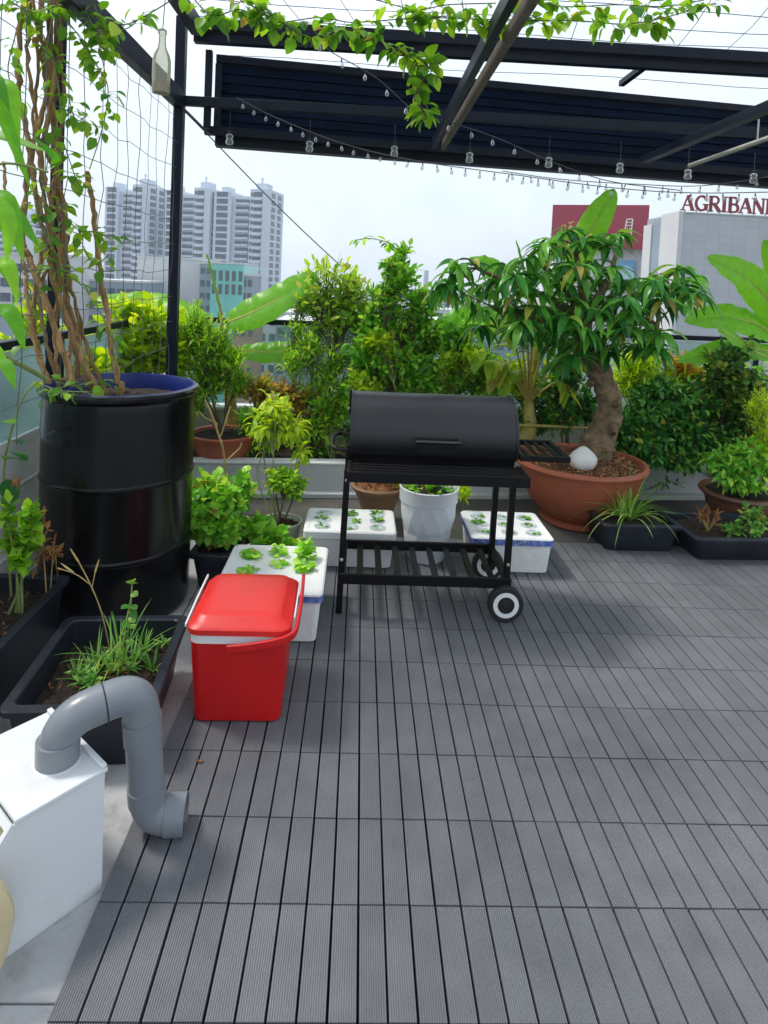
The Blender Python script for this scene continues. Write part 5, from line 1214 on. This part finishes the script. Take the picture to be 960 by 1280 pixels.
def letter(ch):
    S = []
    def l(a, b, w): S.append((a, b, w))
    def pl(P, w):
        for i in range(len(P)-1): S.append((P[i], P[i+1], w))
    def serif(x, y, w=.30): S.append(((x-w/2, y), (x+w/2, y), SE))
    if ch == 'A': l((.08, .03), (.40, .97), TN); l((.40, .97), (.74, .03), TH); l((.22, .34), (.60, .34), TN); serif(.08, .035, .26); serif(.74, .035, .32); w = .86
    elif ch == 'G': pl(arcs(.46, .5, .36, .45, 50, 320, 18), .14); l((.74, .05), (.74, .42), TH*.9); serif(.72, .43, .32); l((.70, .70), (.70, .93), TN); w = .92
    elif ch == 'R': l((.18, 0), (.18, 1), TH); pl([(.18, .96)]+arcs(.46, .735, .2, .225, 90, -90, 10)+[(.18, .51)], .11); l((.40, .50), (.74, .03), TH); serif(.18, .035); serif(.16, .965, .26); serif(.76, .035, .24); w = .88
    elif ch == 'I': l((.2, 0), (.2, 1), TH); serif(.2, .035, .36); serif(.2, .965, .36); w = .42
    elif ch == 'B': l((.18, 0), (.18, 1), TH); pl([(.18, .96)]+arcs(.42, .745, .2, .215, 90, -90, 10)+[(.18, .53)], .11); pl([(.18, .53)]+arcs(.45, .285, .23, .245, 90, -90, 10)+[(.18, .04)], .12); serif(.14, .035, .24); serif(.14, .965, .24); w = .80
    elif ch == 'N': l((.14, 0), (.14, 1), TN); l((.14, .97), (.72, .03), TH); l((.72, 0), (.72, 1), TN); serif(.14, .035, .26); serif(.10, .965, .24); serif(.72, .965, .26); w = .90
    else: l((.18, 0), (.18, 1), TH); l((.26, .45), (.66, .97), TN); l((.34, .52), (.70, .03), TH); serif(.18, .035); serif(.18, .965); serif(.72, .035, .28); serif(.66, .965, .26); w = .86
    return S, w
sg = thing('roof_sign', 'dark red serif roof letters on the bank building', 'sign', (a.x, Yb+.4, Hk+.12))
hgt = sz(20, Yb); x = at(854, 262, Yb).x
for ch in 'AGRIBANK':
    S, w = letter(ch); q = MB(); Ml = Matrix.Translation((x, Yb+.5, Hk+.30)) @ Matrix.Scale(hgt, 4) @ Matrix.Rotation(R(90), 4, 'X')
    for k, (p0_, p1_, w_) in enumerate(S): stroke(q, Ml, p0_, p1_, w_, .10+.004*k)
    o = q.build('letter', M_let, sg, smooth=0)
    x += w*hgt*.965
for k in range(9):
    q = MB(); xx = a.x+.5+k*1.15; q.box(xx-.04, xx+.04, Yb+.35, Yb+.45, Hk+.121, Hk+.42); q.build('bracket', M_bg, sg, smooth=0)
# billboard building
Yr = 78.
p0_ = at(691, 258, Yr); p1_ = at(813, 250, Yr-4.2)
M_sign = mat('sign_red', (.33, .030, .060), .6, .06, .3); M_gold = mat('sign_gold', (.62, .52, .06), .5); M_sw = mat('sign_white', (.75, .72, .66), .5); M_poster = mat('poster_blue', (.16, .40, .62), .5, .3, .4)
bz0 = at(691, 309, Yr).z; bt_ = p0_.z-.25
t = thing('billboard', 'wide dark red billboard with gold and white characters above the bonsai', 'billboard', (p0_.x, Yr, bz0))
Mr = Matrix.Translation((p0_.x, Yr, 0)) @ Matrix.Rotation(R(-22), 4, 'Z'); Wr = (p1_.x-p0_.x)/math.cos(R(22))
q = MB(Mr); q.box(0, Wr, 0, .5, bz0, bt_+.45); q.build('board', M_sign, t, smooth=0)
Hs = bt_-bz0
def glyph(strokes, x, z, s_, m, name):
    q = MB(); Mg = Mr @ Matrix.Translation((x, -.02, z)) @ Matrix.Scale(s_, 4) @ Matrix.Rotation(R(90), 4, 'X')
    for k, (a_, b_, w_) in enumerate(strokes): stroke(q, Mg, a_, b_, w_, .04+.002*k)
    q.build(name, m, t, smooth=0)
glyph([((0, 0), (0, .6), .08), ((0, .6), (.35, .65), .08), ((.35, .65), (.35, .05), .08), ((0, .02), (.35, .06), .08), ((0, .32), (.35, .36), .06), ((.55, .85), (1.1, .95), .08), ((.82, .9), (.75, .1), .09), ((.6, .45), (1.05, .55), .07), ((.78, .5), (.55, .15), .06), ((.82, .5), (1.1, .2), .06)], Wr*.11, bz0+Hs*.40, Hs*.27, M_gold, 'gold_character')
glyph([((0, 0), (.25, .55), .1), ((.2, .2), (.5, .05), .08)], Wr*.26, bz0+Hs*.50, Hs*.30, M_gold, 'gold_character')
glyph([((.12, 1), (.02, .1), .09), ((.12, 1), (.5, 1.02), .08), ((.5, 1.02), (.45, .25), .09), ((.12, .78), (.46, .80), .06), ((.10, .56), (.46, .58), .06), ((.2, .4), (-.05, -.15), .06), ((.32, .4), (.5, -.1), .07), ((.12, .12), (.42, .12), .05)], Wr*.765, bz0+Hs*.38, Hs*.36, M_sw, 'white_character')
t2_, M2_, W2_, H2_ = bld('shop_building', 'white building with a blue poster under the red billboard', 693, 806, 312, Yr+.9, 14, M_bw, 0, 0, M_win, 1, 1, R(-22))
q = MB(Mr); q.box(Wr*.70, Wr*.90, .68, .80, bz0-4.6, bz0-1.3); q.build('poster', M_poster, t2_, smooth=0)
Mo = Mr @ Matrix.Translation((Wr*.80, .66, bz0-3.0)) @ Matrix.Rotation(R(90), 4, 'X')
q = MB(Mo); q.lathe((0, 0, 0), [(1.05, 0), (1.05, .06)], 32); q.build('poster_disc', mat('poster_pale', (.45, .66, .80), .5), t2_, smooth=0)

# ================================================================== AIR, SKY, LIGHT
hz_ = MB(); hz_.box(-2650, 2650, -750, 2950, GZ-1, 75)
hm = bpy.data.materials.new('haze_air'); hm.use_nodes = True; nt = hm.node_tree; nt.nodes.clear()
o = nt.nodes.new('ShaderNodeOutputMaterial'); pv = nt.nodes.new('ShaderNodeVolumePrincipled'); nt.links.new(pv.outputs[0], o.inputs['Volume'])
pv.inputs['Color'].default_value = (.90, .94, 1, 1); pv.inputs['Density'].default_value = HAZE = .0005; pv.inputs['Anisotropy'].default_value = .2
HAZE_ON = True
if HAZE_ON: hz_.build('haze', hm, smooth=0, kind='stuff')
W = bpy.data.worlds.new('World'); scene.world = W; W.use_nodes = True
nt = W.node_tree; nt.nodes.clear(); L = nt.links.new
SUN_EL, SUN_AZ = R(58), R(-72)          # azimuth clockwise from +Y
sky = nt.nodes.new('ShaderNodeTexSky'); sky.sky_type = 'NISHITA'; sky.sun_disc = False
sky.sun_elevation = SUN_EL; sky.sun_rotation = SUN_AZ; sky.dust_density = 4.; sky.air_density = 1.; sky.ozone_density = 1.
hs = nt.nodes.new('ShaderNodeHueSaturation'); hs.inputs['Saturation'].default_value = .75; L(sky.outputs[0], hs.inputs['Color'])
# thin overcast: soft cloud veil mixed over the sky
tc = nt.nodes.new('ShaderNodeTexCoord'); nz = nt.nodes.new('ShaderNodeTexNoise'); nz.inputs['Scale'].default_value = 1.8; nz.inputs['Detail'].default_value = 5
L(tc.outputs['Generated'], nz.inputs['Vector'])
mr = nt.nodes.new('ShaderNodeMapRange'); mr.inputs['From Min'].default_value = .35; mr.inputs['From Max'].default_value = .7; mr.inputs['To Min'].default_value = .40; mr.inputs['To Max'].default_value = .95
L(nz.outputs['Fac'], mr.inputs['Value'])
mx = nt.nodes.new('ShaderNodeMix'); mx.data_type = 'RGBA'; L(mr.outputs[0], mx.inputs['Factor']); L(hs.outputs[0], mx.inputs['A']); mx.inputs['B'].default_value = (7.7, 8.7, 9.6, 1)
bg = nt.nodes.new('ShaderNodeBackground'); bg.inputs['Strength'].default_value = .085; L(mx.outputs['Result'], bg.inputs['Color'])
ow = nt.nodes.new('ShaderNodeOutputWorld'); L(bg.outputs[0], ow.inputs[0])
sl = bpy.data.lights.new('sun', 'SUN'); sl.energy = 1.5; sl.angle = R(10); sl.color = (1, .95, .88)
so = bpy.data.objects.new('sun', sl); COL.objects.link(so)
S = V((math.sin(SUN_AZ)*math.cos(SUN_EL), math.cos(SUN_AZ)*math.cos(SUN_EL), math.sin(SUN_EL)))
so.rotation_mode = 'QUATERNION'; so.rotation_quaternion = S.to_track_quat('Z', 'Y'); so.location = S*60
vs_ = scene.view_settings; vs_.view_transform = 'Standard'; vs_.look = 'None'; vs_.gamma = 1; vs_.use_curve_mapping = False
vs_.exposure = .88
scene.cycles.max_bounces = 8; scene.cycles.transparent_max_bounces = 16; scene.cycles.volume_bounces = 1
